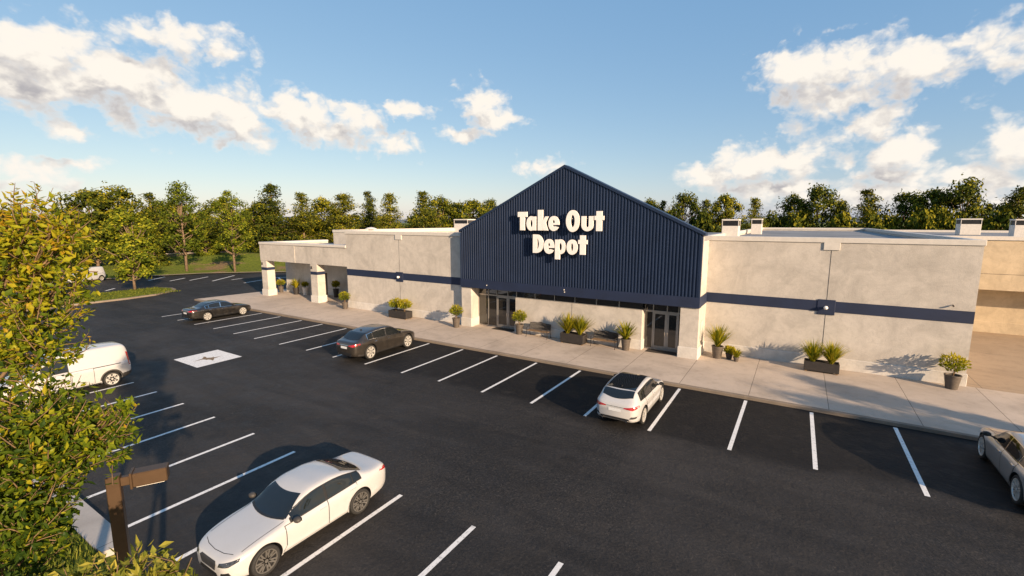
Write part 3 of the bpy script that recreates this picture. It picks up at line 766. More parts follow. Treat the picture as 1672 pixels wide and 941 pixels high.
# ---- building beyond the right corner
side = thing('side_building', 'tan building with deep overhang beyond the right corner of the store', 'building', (12, 40, 0))
SO = Vector((-12, -40, 0))
def spart(nm, mat, *b, bev=0):
    mb = MB(); (mb.bevbox(*b, bev) if bev else mb.box(*b)); o = mb.build(nm, M[mat], side); o.location = SO; return o
spart('wall', 'tan_stucco', 7.5, 46, 44, 74, 3.36, 6.7)
spart('roof', 'roof', 7.7, 45.8, 44.2, 73.8, 6.7, 6.74)
spart('parapet_cap', 'cap', 7.44, 46.06, 43.94, 44.3, 6.742, 7.02, bev=.015)
spart('parapet_cap', 'cap', 7.44, 46.06, 73.7, 74.06, 6.742, 7.0, bev=.015)
spart('wall_joint', 'grille', 7.5, 46, 43.993, 44.003, 4.45, 4.47)
spart('lower_wall', 'tan_stucco', 7.5, 46, 45.7, 74, -.1, 3.358)
spart('wall_base', 'tan_stucco', 7.5, 46, 45.64, 45.8, .1, .9, bev=.02)

# ---- roof equipment
def unit(x0, x1, y0, y1, z1, label, z0=6.75):
    cx_, cy_ = (x0 + x1) / 2, (y0 + y1) / 2
    t = thing('rooftop_unit', label, 'rooftop unit', (cx_, cy_, z0), 0, 'rooftop units')
    a, b_, h = (x1 - x0) / 2, (y1 - y0) / 2, z1 - z0
    mb = MB(); mb.bevbox(-a, a, -b_, b_, 0, h * .66, .02); mb.build('casing', M['hvac'], t)
    mb = MB(); mb.box(-a + .06, a - .06, -b_ + .06, b_ - .06, h * .66, h * .92)
    n = 9
    for i in range(n):
        z = h * .67 + i * h * .25 / n
        mb.box(-a + .03, a - .03, -b_ + .03, -b_ + .06, z, z + .015)
    mb.build('grille', M['grille'], t)
    mb = MB(); mb.bevbox(-a - .03, a + .03, -b_ - .03, b_ + .03, h * .92, h, .015)
    for sx_ in (-1, 1):
        for sy_ in (-1, 1): mb.box(sx_ * a - .04 * (sx_ > 0), sx_ * a + .04 * (sx_ < 0), sy_ * b_ - .04 * (sy_ > 0), sy_ * b_ + .04 * (sy_ < 0), h * .661, h * .919)
    mb.build('lid', M['hvac'], t); return t
unit(-4.95, -3.85, 37, 38.1, 8.17, 'larger pale roof unit just right of the navy gable slope')
unit(-4.28, -3.35, 52, 53, 8.28, 'smaller pale roof unit further back, right of the gable slope')
unit(12.75, 14.2, 60, 61.6, 8.28, 'pale roof unit with wide dark louvre on the tan building')
unit(14.75, 16.2, 54, 55.2, 8.20, 'pale roof unit at the right edge of the picture')
unit(-35.0, -33.0, 43.5, 45.2, 8.28, 'pale roof unit left of the gable on the left wing')
t = thing('roof_vent', 'low white capped vent on the far left wing roof', 'roof vent', (-39.6, 35, 6.75))
mb = MB(); mb.lathe([(.28, 0), (.28, .4)], 14); mb.build('vent_pipe', M['hvac'], t)
mb = MB(); mb.lathe([(.6, .42), (.62, .5), (.3, .62), (.001, .66)], 16); mb.lathe([(.6, .42), (.001, .41)], 16); mb.build('vent_cap', M['hvac'], t, smooth=True, sharp=40)
# ------------------------------------------------------------------ cars
def pchip(keys):
    xs = np.array([k[0] for k in keys], float); ys = np.array([k[1] for k in keys], float)
    h = np.diff(xs); d = np.diff(ys) / h; m = np.zeros(len(xs))
    m[0], m[-1] = d[0], d[-1]
    for i in range(1, len(xs) - 1):
        if d[i - 1] * d[i] <= 0: m[i] = 0
        else:
            w1, w2 = 2 * h[i] + h[i - 1], h[i] + 2 * h[i - 1]
            m[i] = (w1 + w2) / (w1 / d[i - 1] + w2 / d[i])
    def f(x):
        x = min(max(x, xs[0]), xs[-1]); i = min(int(np.searchsorted(xs, x, side='right')) - 1, len(xs) - 2); i = max(i, 0)
        t = (x - xs[i]) / h[i]
        return float((1 + 2*t) * (1-t)**2 * ys[i] + t * (1-t)**2 * h[i] * m[i] + t*t * (3 - 2*t) * ys[i+1] + t*t * (t-1) * h[i] * m[i+1])
    return f
CAB = [(.985,.04),(.955,.16),(.915,.36),(.875,.56),(.835,.74),(.80,.86),(.745,.93),(.64,.968),(.48,.988),(.25,.998),(0,1)]
HOOD = [(.985,.22),(.955,.42),(.91,.60),(.85,.73),(.78,.82),(.70,.88),(.60,.925),(.48,.955),(.34,.98),(.18,.995),(0,1)]
def smst(x, a, b):
    t = min(max((x - a) / (b - a), 0), 1); return t * t * (3 - 2 * t)

SPEC = {
 'sedan': dict(L=4.93, wb=2.84, fo=.88, r=.36,
    zt=[(0,.64),(.06,.71),(.3,.80),(.8,.905),(1.30,.985),(1.42,1.01),(1.75,1.21),(2.1,1.385),(2.45,1.455),(2.85,1.46),(3.3,1.40),(3.75,1.25),(4.15,1.10),(4.4,1.065),(4.7,1.06),(4.86,1.0),(4.93,.86)],
    zs=[(0,.60),(.1,.67),(.5,.80),(1.2,.90),(2.2,.935),(3.3,.975),(4.2,.995),(4.75,.965),(4.93,.80)],
    win=(1.62,2.60,2.68,3.78), shield=(1.36,1.98), rear=('top',3.38,4.1), doors=(1.42,2.64,3.62), wtop=.80),
 'wagon': dict(L=4.9, wb=2.92, fo=.90, r=.385,
    zt=[(0,.68),(.06,.76),(.3,.86),(.8,.965),(1.25,1.035),(1.38,1.06),(1.75,1.29),(2.1,1.45),(2.45,1.505),(2.9,1.51),(3.4,1.47),(3.85,1.39),(4.02,1.35),(4.3,1.20),(4.55,1.07),(4.75,1.04),(4.85,.98),(4.9,.86)],
    zs=[(0,.64),(.1,.71),(.5,.85),(1.2,.945),(2.2,.975),(3.3,1.01),(4.2,1.02),(4.75,.98),(4.9,.82)],
    win=(1.58,2.56,2.64,3.92), shield=(1.32,1.98), rear=('top',3.93,4.52), doors=(1.42,2.60,3.60), wtop=.80),
 'hatch': dict(L=4.55, wb=2.72, fo=.86, r=.36,
    zt=[(0,.66),(.06,.75),(.3,.84),(.75,.945),(1.12,1.02),(1.25,1.05),(1.6,1.27),(1.95,1.44),(2.3,1.50),(2.75,1.51),(3.3,1.475),(3.85,1.41),(4.03,1.37),(4.2,1.24),(4.38,1.09),(4.47,1.02),(4.52,.95),(4.55,.82)],
    zs=[(0,.62),(.1,.69),(.5,.83),(1.1,.93),(2.1,.965),(3.2,1.0),(4.0,1.01),(4.4,.97),(4.55,.78)],
    win=(1.46,2.42,2.50,3.86), shield=(1.20,1.84), rear=('top',3.97,4.34), doors=(1.32,2.46,3.38), wtop=.80),
 'van': dict(L=4.45, wb=2.75, fo=.86, r=.325, W=.91,
    zt=[(0,.74),(.06,.86),(.3,.98),(.7,1.08),(.95,1.16),(1.3,1.45),(1.62,1.68),(1.95,1.78),(2.5,1.83),(3.4,1.83),(4.1,1.81),(4.25,1.76),(4.36,1.55),(4.42,1.1),(4.45,.8)],
    zs=[(0,.68),(.1,.78),(.5,.92),(1.0,1.0),(2.2,1.02),(3.4,1.02),(4.2,1.02),(4.4,.98),(4.45,.76)],
    win=(1.35,2.15,None,None), shield=(1.02,1.62), rear=None, doors=(1.1,2.2,None), wtop=.74),
}
def make_car(kind, name, label, cat, paint, rim_mat, loc, rz, trim='chrome', black_roof=False, group='cars parked in the lot', glass='carglass'):
    S = SPEC[kind]; L = S['L']; r = S['r']; Wd = S.get('W', .925)
    zt, zs = pchip(S['zt']), pchip(S['zs'])
    k = Wd / .93
    wf = pchip([(0,.50*k),(.03,.60*k),(.10,.70*k),(.22,.79*k),(.42,.865*k),(.8,.915*k),(1.4,.93*k),(L-1.3,.93*k),(L-.7,.905*k),(L-.35,.86*k),(L-.14,.79*k),(L-.04,.70*k),(L,.62*k)])
    zb = pchip([(0,.32),(.08,.25),(.5,.185),(1.0,.175),(L-1.1,.18),(L-.5,.22),(L-.1,.30),(L,.38)])
    def section(s):
        w, b, sh, t = wf(s), zb(s), zs(s), zt(s)
        sh = min(sh, t - .03); h = sh - b; tt = t - sh
        P = [(0, b), (.5*w, b), (.84*w, b + .01), (.935*w, b + .055), (.962*w, b + .14*h + .02), (.982*w, b + .30*h), (w*.992, b + .48*h), (w, b + .66*h), (w*1.0, b + .80*h), (w*.988, b + .90*h), (w*.962, b + .965*h), (w*.935, sh)]
        c = smst(tt, .10, .36)
        for (ay, ah), (by, bh) in zip(CAB, HOOD):
            P.append((w * .935 * (ay * c + by * (1 - c)), sh + tt * (ah * c + bh * (1 - c))))
        return P
    st_ = [0, .012, .03, .06, .1, .15, .21, .28, .36, .45] + list(np.arange(.55, L - .5, .082)) + [L - .45, L - .36, L - .28, L - .21, L - .15, L - .1, L - .06, L - .03, L - .012, L]
    mb = MB(); n = None; vs = []
    for s in st_:
        P = section(s); full = P + [(-y, z) for (y, z) in reversed(P[1:-1])]; n = len(full)
        vs += [(L / 2 - s, y, z) for (y, z) in full]
    fs = []
    for i in range(len(st_) - 1):
        for j in range(n):
            a = i * n + j; b = i * n + (j + 1) % n
            fs.append((a, b, b + n, a + n))
    # caps: closed by strips across the section
    P0 = len(section(0)); 
    for base, flip in ((0, False), ((len(st_) - 1) * n, True)):
        for j in range(P0 - 1):
            a, b = base + j, base + j + 1; a2, b2 = base + (n - j) % n, base + (n - j - 1) % n
            q = [a, a2, b2, b]
            q = [v for i_, v in enumerate(q) if v not in q[:i_]]
            if len(q) >= 3: fs.append(tuple(reversed(q)) if flip else tuple(q))
    mb.add(vs, fs)
    tmp = mb.build('tmp', [paint, M['black']])
    bmx = bmesh.new(); bmx.from_mesh(tmp.data); bmesh.ops.recalc_face_normals(bmx, faces=bmx.faces); bmx.to_mesh(tmp.data); bmx.free()
    bvh = BVHTree.FromPolygons([v.co[:] for v in tmp.data.vertices], [p.vertices[:] for p in tmp.data.polygons])
    # wheel arches
    cut = MB(); xf, xr_ = L / 2 - S['fo'], L / 2 - S['fo'] - S['wb']
    for xw in (xf, xr_):
        for sy in (-1, 1):
            y0, y1 = sorted((sy * .60, sy * 1.3)); ra = r + .055
            cut.lathe([(.0005, y0), (ra, y0), (ra, y1), (.0005, y1)], 40, 'y', (xw, 0, r + .01), 1)
    ctm = cut.build('tmp_cut', [paint, M['black']])
    bmx = bmesh.new(); bmx.from_mesh(ctm.data); bmesh.ops.remove_doubles(bmx, verts=bmx.verts, dist=.002); bmesh.ops.recalc_face_normals(bmx, faces=bmx.faces); bmx.to_mesh(ctm.data); bmx.free()
    md = tmp.modifiers.new('b', 'BOOLEAN'); md.operation = 'DIFFERENCE'; md.object = ctm; md.solver = 'EXACT'
    dg = bpy.context.evaluated_depsgraph_get(); dg.update()
    me = bpy.data.meshes.new_from_object(tmp.evaluated_get(dg)); me.name = 'body'
    for o_ in (tmp, ctm): bpy.data.objects.remove(o_)
    me.polygons.foreach_set('use_smooth', [True] * len(me.polygons)); me.set_sharp_from_angle(angle=R(38))
    root = thing(name, label, cat, loc, rz, group)
    body = bpy.data.objects.new('body', me); COL.objects.link(body); body.parent = root

    def patch(nm, poly, axis, off, mat, parent=root, grid=.055, smooth=True):
        """lay a panel of the given outline on the body; axis: L/R side (s,z), T top (s,y), B back (y,z), F front (y,z)"""
        pts = []
        for i in range(len(poly)):
            a, b = Vector(poly[i]), Vector(poly[(i + 1) % len(poly)]); kx = max(1, int((b - a).length / grid))
            for j in range(kx): pts.append(a.lerp(b, j / kx))
        nb = len(pts); loop = [Vector((p.x, p.y)) for p in pts]
        x0, x1 = min(p.x for p in loop), max(p.x for p in loop); y0, y1 = min(p.y for p in loop), max(p.y for p in loop)
        def inside(q):
            c = False
            for i in range(nb):
                a, b = loop[i], loop[i - 1]
                if (a.y > q.y) != (b.y > q.y) and q.x < (b.x - a.x) * (q.y - a.y) / (b.y - a.y) + a.x: c = not c
            return c
        extra = []
        yy = y0 + grid / 2
        while yy < y1:
            xx = x0 + grid / 2
            while xx < x1:
                q = Vector((xx, yy))
                if inside(q) and min((q - l).length for l in loop) > grid * .4: extra.append(q)
                xx += grid
            yy += grid
        V, E, F, *_ = delaunay_2d_cdt(loop + extra, [(i, (i + 1) % nb) for i in range(nb)], [], 1, 1e-5)
        out = []; ok = []
        for p in V:
            u, v = p.x, p.y
            if axis in 'LR': sg = 1 if axis == 'L' else -1; o_, d_ = Vector((L / 2 - u, 3 * sg, v)), Vector((0, -sg, 0))
            elif axis == 'T': o_, d_ = Vector((L / 2 - u, v, 4)), Vector((0, 0, -1))
            elif axis == 'B': o_, d_ = Vector((-5, u, v)), Vector((1, 0, 0))
            else: o_, d_ = Vector((5, u, v)), Vector((-1, 0, 0))
            h, nn, _i, _d = bvh.ray_cast(o_, d_)
            if h is None: out.append((0, 0, 0)); ok.append(False)
            else:
                out.append(tuple(h - d_ * off)); ok.append(True)
        fs_ = []
        flip = axis in ('L', 'B')
        for f in F:
            if all(ok[i] for i in f):
                a, b, c = [Vector(out[i]) for i in f[:3]]
                nn = (b - a).cross(c - a)
                dv = {'L': Vector((0,1,0)), 'R': Vector((0,-1,0)), 'T': Vector((0,0,1)), 'B': Vector((-1,0,0)), 'F': Vector((1,0,0))}[axis]
                fs_.append(tuple(f) if nn.dot(dv) > 0 else tuple(reversed(f)))
        m2 = MB(); m2.add(out, fs_)
        o2 = m2.build(nm, mat, parent, smooth=smooth)
        bm2 = bmesh.new(); bm2.from_mesh(o2.data)
        bmesh.ops.delete(bm2, geom=[v for v in bm2.verts if not v.link_faces], context='VERTS'); bm2.to_mesh(o2.data); bm2.free()
        return o2
    G = M[glass]; T = M[trim] if trim else M['black']
    # side windows follow the greenhouse
    def wtop(s): return zs(s) + S['wtop'] * (zt(s) - zs(s))
    def wbot(s): return zs(s) + .045
    def outline(s0, s1, m):
        ss = list(np.linspace(s0, s1, 14))
        ss = [s for s in ss if wtop(s) - wbot(s) > .03] or ss
        return [(s, wbot(s) - m) for s in ss] + [(s, wtop(s) + m) for s in reversed(ss)]
    a0, a1, b0, b1 = S['win']
    for sd_ in 'LR':
        patch('window_trim', outline(a0 - .05, b1 + .05 if b1 else a1 + .03, .022), sd_, .013, T)
        patch('side_window', outline(a0, a1, 0), sd_, .018, G)
        if b0:
            kq = b0 + (b1 - b0) * (.72 if kind != 'sedan' else .78)
            patch('side_window', outline(b0, kq - .02, 0), sd_, .018, G)
            patch('side_window', outline(kq + .02, b1, 0), sd_, .018, G)
    w0, w1 = S['shield']
    wl0 = wf(w0) * .80; wl1 = wf(w1) * .62
    sh_ = [(w0 + .16 * (y / wl0) ** 2, y) for y in np.linspace(-wl0, wl0, 13)] + [(w1 + .10 * (y / wl1) ** 2, y) for y in np.linspace(wl1, -wl1, 13)]
    patch('windscreen', sh_, 'T', .008, G, grid=.07)
    if S['rear']:
        _, r0, r1 = S['rear']; q0, q1 = wf(r0) * (.60 if kind == 'sedan' else .68), wf(r1) * (.70 if kind == 'sedan' else .76)
        rw = [(r0 + .03 - .08 * (y / q0) ** 2, y) for y in np.linspace(-q0, q0, 11)] + [(r1 - .13 * (y / q1) ** 2, y) for y in np.linspace(q1, -q1, 13)]
        patch('rear_window', rw, 'T', .010, G, grid=.06)
    if black_roof:
        rr0, rr1 = S['shield'][1] + .14, S['rear'][1] - .06; y_ = wf(2.5) * .645
        patch('roof_panel', [(rr0 + .05, -y_ * .93), (rr0, 0), (rr0 + .05, y_ * .93), (rr1 - .04, y_), (rr1, 0), (rr1 - .04, -y_)], 'T', .006, M['carglass'], grid=.07)
    # doors with their shut lines and handles
    d0, d1, d2 = S['doors']; sill = .33
    fa = S['fo'] + r + .09; rb = S['fo'] + S['wb'] - r - .09
    def door(poly, sd_, hs):
        cx_ = sum(p[0] for p in poly) / len(poly); cz = sum(p[1] for p in poly) / len(poly)
        big = [(p[0] + .017 * (1 if p[0] > cx_ else -1), p[1] + .012 * (1 if p[1] > cz else -1)) for p in poly]
        patch('door_gap', big, sd_, .004, M['black'])
        dd = patch('door', poly, sd_, .0095, paint)
        sg = 1 if sd_ == 'L' else -1; zh = zs(hs) - .10
        h, *_r = bvh.ray_cast(Vector((L / 2 - hs, 3 * sg, zh)), Vector((0, -sg, 0)))
        hb = MB(); hb.bevbox(h.x - .10, h.x + .10, h.y - .015 if sg < 0 else h.y - .01, h.y + .01 if sg < 0 else h.y + .034, zh - .016, zh + .016, .008) if sg > 0 else hb.bevbox(h.x - .10, h.x + .10, h.y - .034, h.y + .01, zh - .016, zh + .016, .008)
        hb.build('handle', M['chrome'] if trim == 'chrome' else paint, dd)
    for sd_ in 'LR':
        if kind == 'van':
            door([(1.30, sill + .1), (2.18, sill), (2.18, .99), (1.15, .97), (1.14, .8)], sd_, 2.03)
            door([(2.24, sill), (2.98, sill), (2.98, 1.0), (2.24, 1.0)], sd_, 2.36)
            patch('slide_rail', [(2.9, .975), (4.0, .965), (4.0, .995), (2.9, 1.005)], sd_, .006, M['black'])
            patch('side_panel', [(2.5, 1.10), (3.9, 1.10), (4.0, 1.2), (3.93, 1.55), (3.75, 1.62), (2.5, 1.62)], sd_, .004, paint)
        else:
            door([(max(d0, fa - .12) if True else d0, sill + .12), (fa, sill), (d1 - .01, sill), (d1 - .01, zs(d1) + .015), (d0, zs(d0) + .01)], sd_, d1 - .17)
            door([(d1 + .012, sill), (rb - .02, sill), (rb + .03, sill + .2), (rb + .17, .74), (d2, zs(d2) - .06), (d2, zs(d2) + .012), (d1 + .012, zs(d1) + .015)], sd_, d2 - .16)
        patch('sill_trim', [(fa - .02, .235), (rb + .02, .235), (rb + .02, .285), (fa - .02, .285)], sd_, .008, M['black'])
        # mirrors
        sg = 1 if sd_ == 'L' else -1; ms = a0 + .05
        h, *_r = bvh.ray_cast(Vector((L / 2 - ms, 3 * sg, zs(ms) + .03)), Vector((0, -sg, 0)))
        mm = MB(); prof = [(.001, -.09), (.055, -.075), (.085, -.03), (.09, .02), (.08, .06), (.001, .065)]
        mm.lathe(prof, 12, 'y'); mm.v = [(-v_[1] * .9 + h.x + .02, v_[0] * 1.25 + h.y + sg * .17, v_[2] * .82 + h.z + .075) for v_ in mm.v]
        mm.tube([(h.x, h.y - sg * .03, h.z), (h.x, h.y + sg * .09, h.z + .04)], [.03, .025], 6)
        mr = mm.build('side_mirror', M['van_grey'] if kind in ('sedan', 'wagon') else M['black'], root, smooth=True, sharp=50)
        g_ = MB(); g_.box(h.x - .062, h.x - .056, h.y + sg * .17 - .085, h.y + sg * .17 + .085, h.z + .03, h.z + .12); g_.build('mirror_glass', M['carglass'], mr)
    if kind != 'van':
        for sg in (-1, 1):
            ya, yb = sg * wf(w0) * .80, sg * wf(.5) * .80
            patch('bonnet_gap', [(w0 + .10, ya), (w0 + .10, ya + .013), (.42, yb + .013), (.42, yb)], 'T', .004, M['black'], grid=.08)
        patch('bonnet_gap', [(.17, 0), (.20, -.35), (.28, -.60), (.293, -.60), (.213, -.35), (.183, 0), (.213, .35), (.293, .60), (.28, .60), (.20, .35)], 'T', .004, M['black'], grid=.08)
        cw0 = wf(w0) * .77
        patch('wiper_cowl', [(w0 - .045 + .16 * (y / cw0) ** 2, y) for y in np.linspace(-cw0, cw0, 9)] + [(w0 + .02 + .16 * (y / cw0) ** 2, y) for y in np.linspace(cw0, -cw0, 9)], 'T', .009, M['black'], grid=.06)
    # face
    zf = zt(.1)
    for sg in (-1, 1):
        zl = zf - .07 if kind != 'van' else zf - .1
        patch('headlight', [(sg * .44, zl - .06), (sg * .70, zl - .045), (sg * .815, zl + .03), (sg * .80, zl + .085), (sg * .62, zl + .045), (sg * .45, zl + .01)], 'F', .006, M['headlamp'], grid=.04)
        patch('fog_intake', [(sg * .50, .36), (sg * .74, .36), (sg * .70, .49), (sg * .54, .47)], 'F', .006, M['black'], grid=.05)
    patch('grille', [(-.36, zf - .10), (-.30, zf - .27), (.30, zf - .27), (.36, zf - .10), (.30, zf - .055), (-.30, zf - .055)], 'F', .006, M['grille'], grid=.05)
    patch('lower_intake', [(-.42, .32), (.42, .32), (.36, .42), (-.36, .42)], 'F', .006, M['black'], grid=.06)
    # tail
    if kind == 'van':
        for sg in (-1, 1):
            tl = patch('tail_light', [(4.32, .80), (4.42, .82), (4.42, 1.18), (4.33, 1.42), (4.26, 1.42), (4.30, 1.1)], 'L' if sg > 0 else 'R', .010, M['red'], grid=.04)
            patch('lamp_lens', [(4.36, .86), (4.415, .86), (4.41, .98), (4.35, .98)], 'L' if sg > 0 else 'R', .014, M['globe'], parent=tl, grid=.04)
            patch('bumper_side', [(3.98, .26), (4.449, .36), (4.449, .52), (4.05, .50)], 'L' if sg > 0 else 'R', .012, M['van_grey'], grid=.05)
        [patch('arch_trim', [(S['fo'] + S['wb'] + (r + .055) * math.cos(t), r + .01 + (r + .055) * math.sin(t)) for t in np.linspace(.05, math.pi - .05, 18)] + [(S['fo'] + S['wb'] + (r + .115) * math.cos(t), r + .01 + (r + .115) * math.sin(t)) for t in np.linspace(math.pi - .05, .05, 18)], sd_, .012, M['van_grey'], grid=.06) for sd_ in 'LR']
        patch('rear_bumper', [(-.60, .39), (.60, .39), (.60, .54), (-.60, .54)], 'B', .012, M['van_grey'])
    else:
        ze = zs(L - .3)
        for sg in (-1, 1):
            if kind == 'sedan': pl = [(sg * .40, ze - .115), (sg * .74, ze - .125), (sg * .868, ze - .07), (sg * .86, ze - .01), (sg * .70, ze - .015), (sg * .42, ze - .06)]
            else: pl = [(sg * .34, ze - .15), (sg * .70, ze - .185), (sg * .855, ze - .12), (sg * .868, ze - .035), (sg * .76, ze - .045), (sg * .36, ze - .115)]
            tl = patch('tail_light', pl, 'B', .008, M['red'], grid=.035)
        patch('boot_strip', [(-.33, ze - .135), (.33, ze - .135), (.33, ze - .115), (-.33, ze - .115)], 'B', .007, M['chrome'], grid=.05)
        pb = patch('number_plate', [(-.25, ze - .31), (.25, ze - .31), (.25, ze - .19), (-.25, ze - .19)], 'B', .012, M['plate'], grid=.06)
        patch('rear_skirt', [(-.60, .385), (.60, .385), (.54, .50), (-.54, .50)] if kind != 'hatch' else [(-.60, .385), (.60, .385), (.56, .46), (-.56, .46)], 'B', .008, M['black'], grid=.06)
        for sg in (-1, 1):
            ex = MB(); ex.tube([(-L / 2 + .14, sg * .48, .34), (-L / 2 - .012, sg * .48, .35)], .04, 8); ex.build('exhaust_tip', M['chrome'], root)
            if kind == 'hatch': patch('reflector', [(sg * .58, .47), (sg * .80, .47), (sg * .84, .55), (sg * .66, .56)], 'B', .008, M['grille'], grid=.05)
        fn = MB(); hx = L / 2 - (S['rear'][1] - .28); hz = zt(L / 2 - hx)
        fn.add([(hx + .08, -.02, hz - .01), (hx + .08, .02, hz - .01), (hx - .08, .025, hz - .01), (hx - .08, -.025, hz - .01), (hx - .07, 0, hz + .065)], [(0, 1, 4), (1, 2, 4), (2, 3, 4), (3, 0, 4), (3, 2, 1, 0)])
        if kind != 'sedan': fn.build('antenna_fin', M['black'] if black_roof or kind == 'wagon' else paint, root)
    # wheels
    rr = r * .765
    for xw in (xf, xr_):
        for sy in (-1, 1):
            yo = sy * (Wd - .02); hub = MB()
            hub.lathe([(.001, 0), (rr * .96, 0), (rr * .96, -sy * .16), (.001, -sy * .16)] if sy < 0 else [(.001, -.16), (rr * .96, -.16), (rr * .96, 0), (.001, 0)], 24, 'y', (0, -sy * .055, 0))
            wo = hub.build('wheel', M['black'], root, loc=(xw, yo, r))
            ty = MB(); hw = .11
            prof = [(rr, -.005), (rr + .03, .008), (r - .03, .004), (r - .008, -.012), (r, -.04), (r, -.18), (r - .02, -.21), (rr, -.21)]
            ty.lathe([(a_, sy * b_) for a_, b_ in (prof if sy < 0 else reversed(prof))], 36, 'y'); ty.build('tyre', M['tyre'], wo, smooth=True, sharp=50)
            rm = MB(); pr = [(rr * .90, -.03), (rr * .92, -.004), (rr * 1.0, -.002), (rr * 1.005, -.02), (rr * 1.0, -.06), (rr * .9, -.06)]
            rm.lathe([(a_, sy * b_) for a_, b_ in (pr if sy < 0 else reversed(pr))], 36, 'y')
            ns = 7 if kind != 'van' else 6
            for q in range(ns):
                for dq in (-.13, .13):
                    t0, t1 = 2 * math.pi * q / ns + dq * .5, 2 * math.pi * q / ns + dq * 1.25
                    a_ = Vector((math.cos(t0), 0, math.sin(t0))) * rr * .16; b_ = Vector((math.cos(t1), 0, math.sin(t1))) * rr * .94
                    n_ = (b_ - a_).normalized(); pz = Vector((-n_.z, 0, n_.x)) * (.022 if kind != 'van' else .034)
                    y0, y1 = sorted((-sy * .012, -sy * .045))
                    vv = [a_ - pz * 1.2, b_ - pz * .8, b_ + pz * .8, a_ + pz * 1.2]
                    rm.add([(v_.x, y0, v_.z) for v_ in vv] + [(v_.x, y1, v_.z) for v_ in vv], [(0, 1, 2, 3), (7, 6, 5, 4), (0, 4, 5, 1), (1, 5, 6, 2), (2, 6, 7, 3), (3, 7, 4, 0)])
            hp_ = [(.001, -.002), (rr * .17, -.006), (rr * .2, -.03), (.001, -.03)]
            rm.lathe([(a_, sy * b_) for a_, b_ in (hp_ if sy < 0 else reversed(hp_))], 14, 'y')
            rm.build('rim', rim_mat, wo, smooth=True, sharp=30)
    return root

make_car('sedan', 'parked_car', 'white sedan nearest the camera, nose toward the leafy shrub', 'car', M['car_white'], M['grey_alloy'], (-10.64, 6.70, 0), R(-90), trim=None).scale = (.94, .94, .96)
make_car('sedan', 'parked_car', 'black sedan at the far left end of the bays by the store', 'car', M['car_black'], M['alloy'], (-41.5, 19.75, 0), R(90), trim='chrome')
make_car('wagon', 'parked_car', 'charcoal grey hatchback parked nose in, in front of the left wing', 'car', M['car_charcoal'], M['alloy'], (-21.84, 19.5, 0), R(90), trim='chrome').scale = (1.04, 1.04, 1.13)
make_car('hatch', 'parked_car', 'white hatchback with black roof panel and red tail lights', 'car', M['car_white'], M['alloy'], (-5.68, 19.05, 0), R(90), trim=None, black_roof=True)
make_car('wagon', 'parked_car', 'silver grey car cut off by the right edge of the picture', 'car', M['car_silver'], M['alloy'], (6.70, 19.5, 0), R(90), trim='chrome').scale = (1.04, 1.04, 1.07)
van = make_car('van', 'parked_van', 'white panel van half hidden behind the tall leafy tree', 'van', M['car_white'], M['alloy'], (-29.15, 6.85, 0), R(-90), trim=None); van.scale = (1.06, 1.06, 1.08)
del van['group']
v2 = dup(van); v2.location = (-80.6, 22.2, 0.0); v2.rotation_euler = (0, 0, R(-62))
v2['label'] = 'small distant white van at the far edge of the lot beside the grass bank'
# ------------------------------------------------------------------ lamp, benches, pots
lamp = thing('parking_lamp', 'square brown parking lot lamp post with box lamp head on a short arm', 'lamp', (-6.82, 1.90, 0), math.atan2(.47, .27))
mb = MB(); mb.bevbox(-.068, .068, -.055, .055, .0, 4.98, .008); mb.build('pole', M['lampmetal'], lamp)
mb = MB(); mb.bevbox(-.2, .2, -.2, .2, .08, .13, .02); mb.build('base_plate', M['lampmetal'], lamp)
mb = MB(); mb.bevbox(.064, .19, -.034, .034, 4.83, 4.94, .008); mb.build('arm', M['lampmetal'], lamp)
mb = MB(); mb.bevbox(.165, .192, -.092, .092, 4.79, 4.995, .006); mb.bevbox(.188, .535, -.085, .085, 4.805, 4.98, .01); hd = mb.build('lamp_head', M['lampmetal'], lamp)
mb = MB(); mb.box(.22, .50, -.065, .065, 4.796, 4.804); mb.build('lens', M['globe'], hd)

def bench(x, y, rz, label):
    t = thing('bench', label, 'bench', (x, y, .128), rz, 'benches by the store wall')
    W2 = .80
    mb = MB()
    for i in range(5): mb.bevbox(-W2, W2, -.24 + i * .095, -.16 + i * .095, .425, .455, .006)
    mb.build('seat', M['benchwood'], t)
    mb = MB(); n = 17
    topz = lambda u: .93 + .055 * math.exp(-(u / .16) ** 2) - .03 * (abs(u) / W2) ** 2
    lean = lambda z: .22 + (z - .45) * .22
    # woven back: slats between two rails
    top = [(-W2 + 2 * W2 * i / 24) for i in range(25)]
    mb.tube([(u, lean(topz(u)), topz(u)) for u in top], .02, 6); mb.tube([(-W2, lean(.52), .52), (W2, lean(.52), .52)], .016, 6)
    for i in range(42):
        u = -W2 + .02 + i * (2 * W2 - .04) / 41
        mb.tube([(u, lean(.52), .52), (u, lean(topz(u)), topz(u))], .0185, 4)
    for z in (.6, .68, .76): mb.tube([(-W2, lean(z), z), (W2, lean(z), z)], .011, 4)
    mb.build('backrest', M['benchmetal'], t)
    for sx_ in (-1, 1):
        m2 = MB(); m2.tube([(sx_ * W2, -.25, .44), (sx_ * W2, -.24, .2), (sx_ * (W2 + .01), -.29, .0)], [.024, .02, .024], 6); m2.build('leg', M['benchmetal'], t)
        m2 = MB(); m2.tube([(sx_ * W2, lean(.87), .87), (sx_ * W2, .20, .43), (sx_ * W2, .24, .2), (sx_ * W2, .30, .0)], [.018, .024, .02, .024], 6); m2.build('leg', M['benchmetal'], t)
        m2 = MB(); m2.tube([(sx_ * W2, lean(.68), .68), (sx_ * W2, -.1, .67), (sx_ * W2, -.25, .64), (sx_ * W2, -.27, .55), (sx_ * W2, -.23, .44)], .02, 6); m2.build('armrest', M['benchmetal'], t)
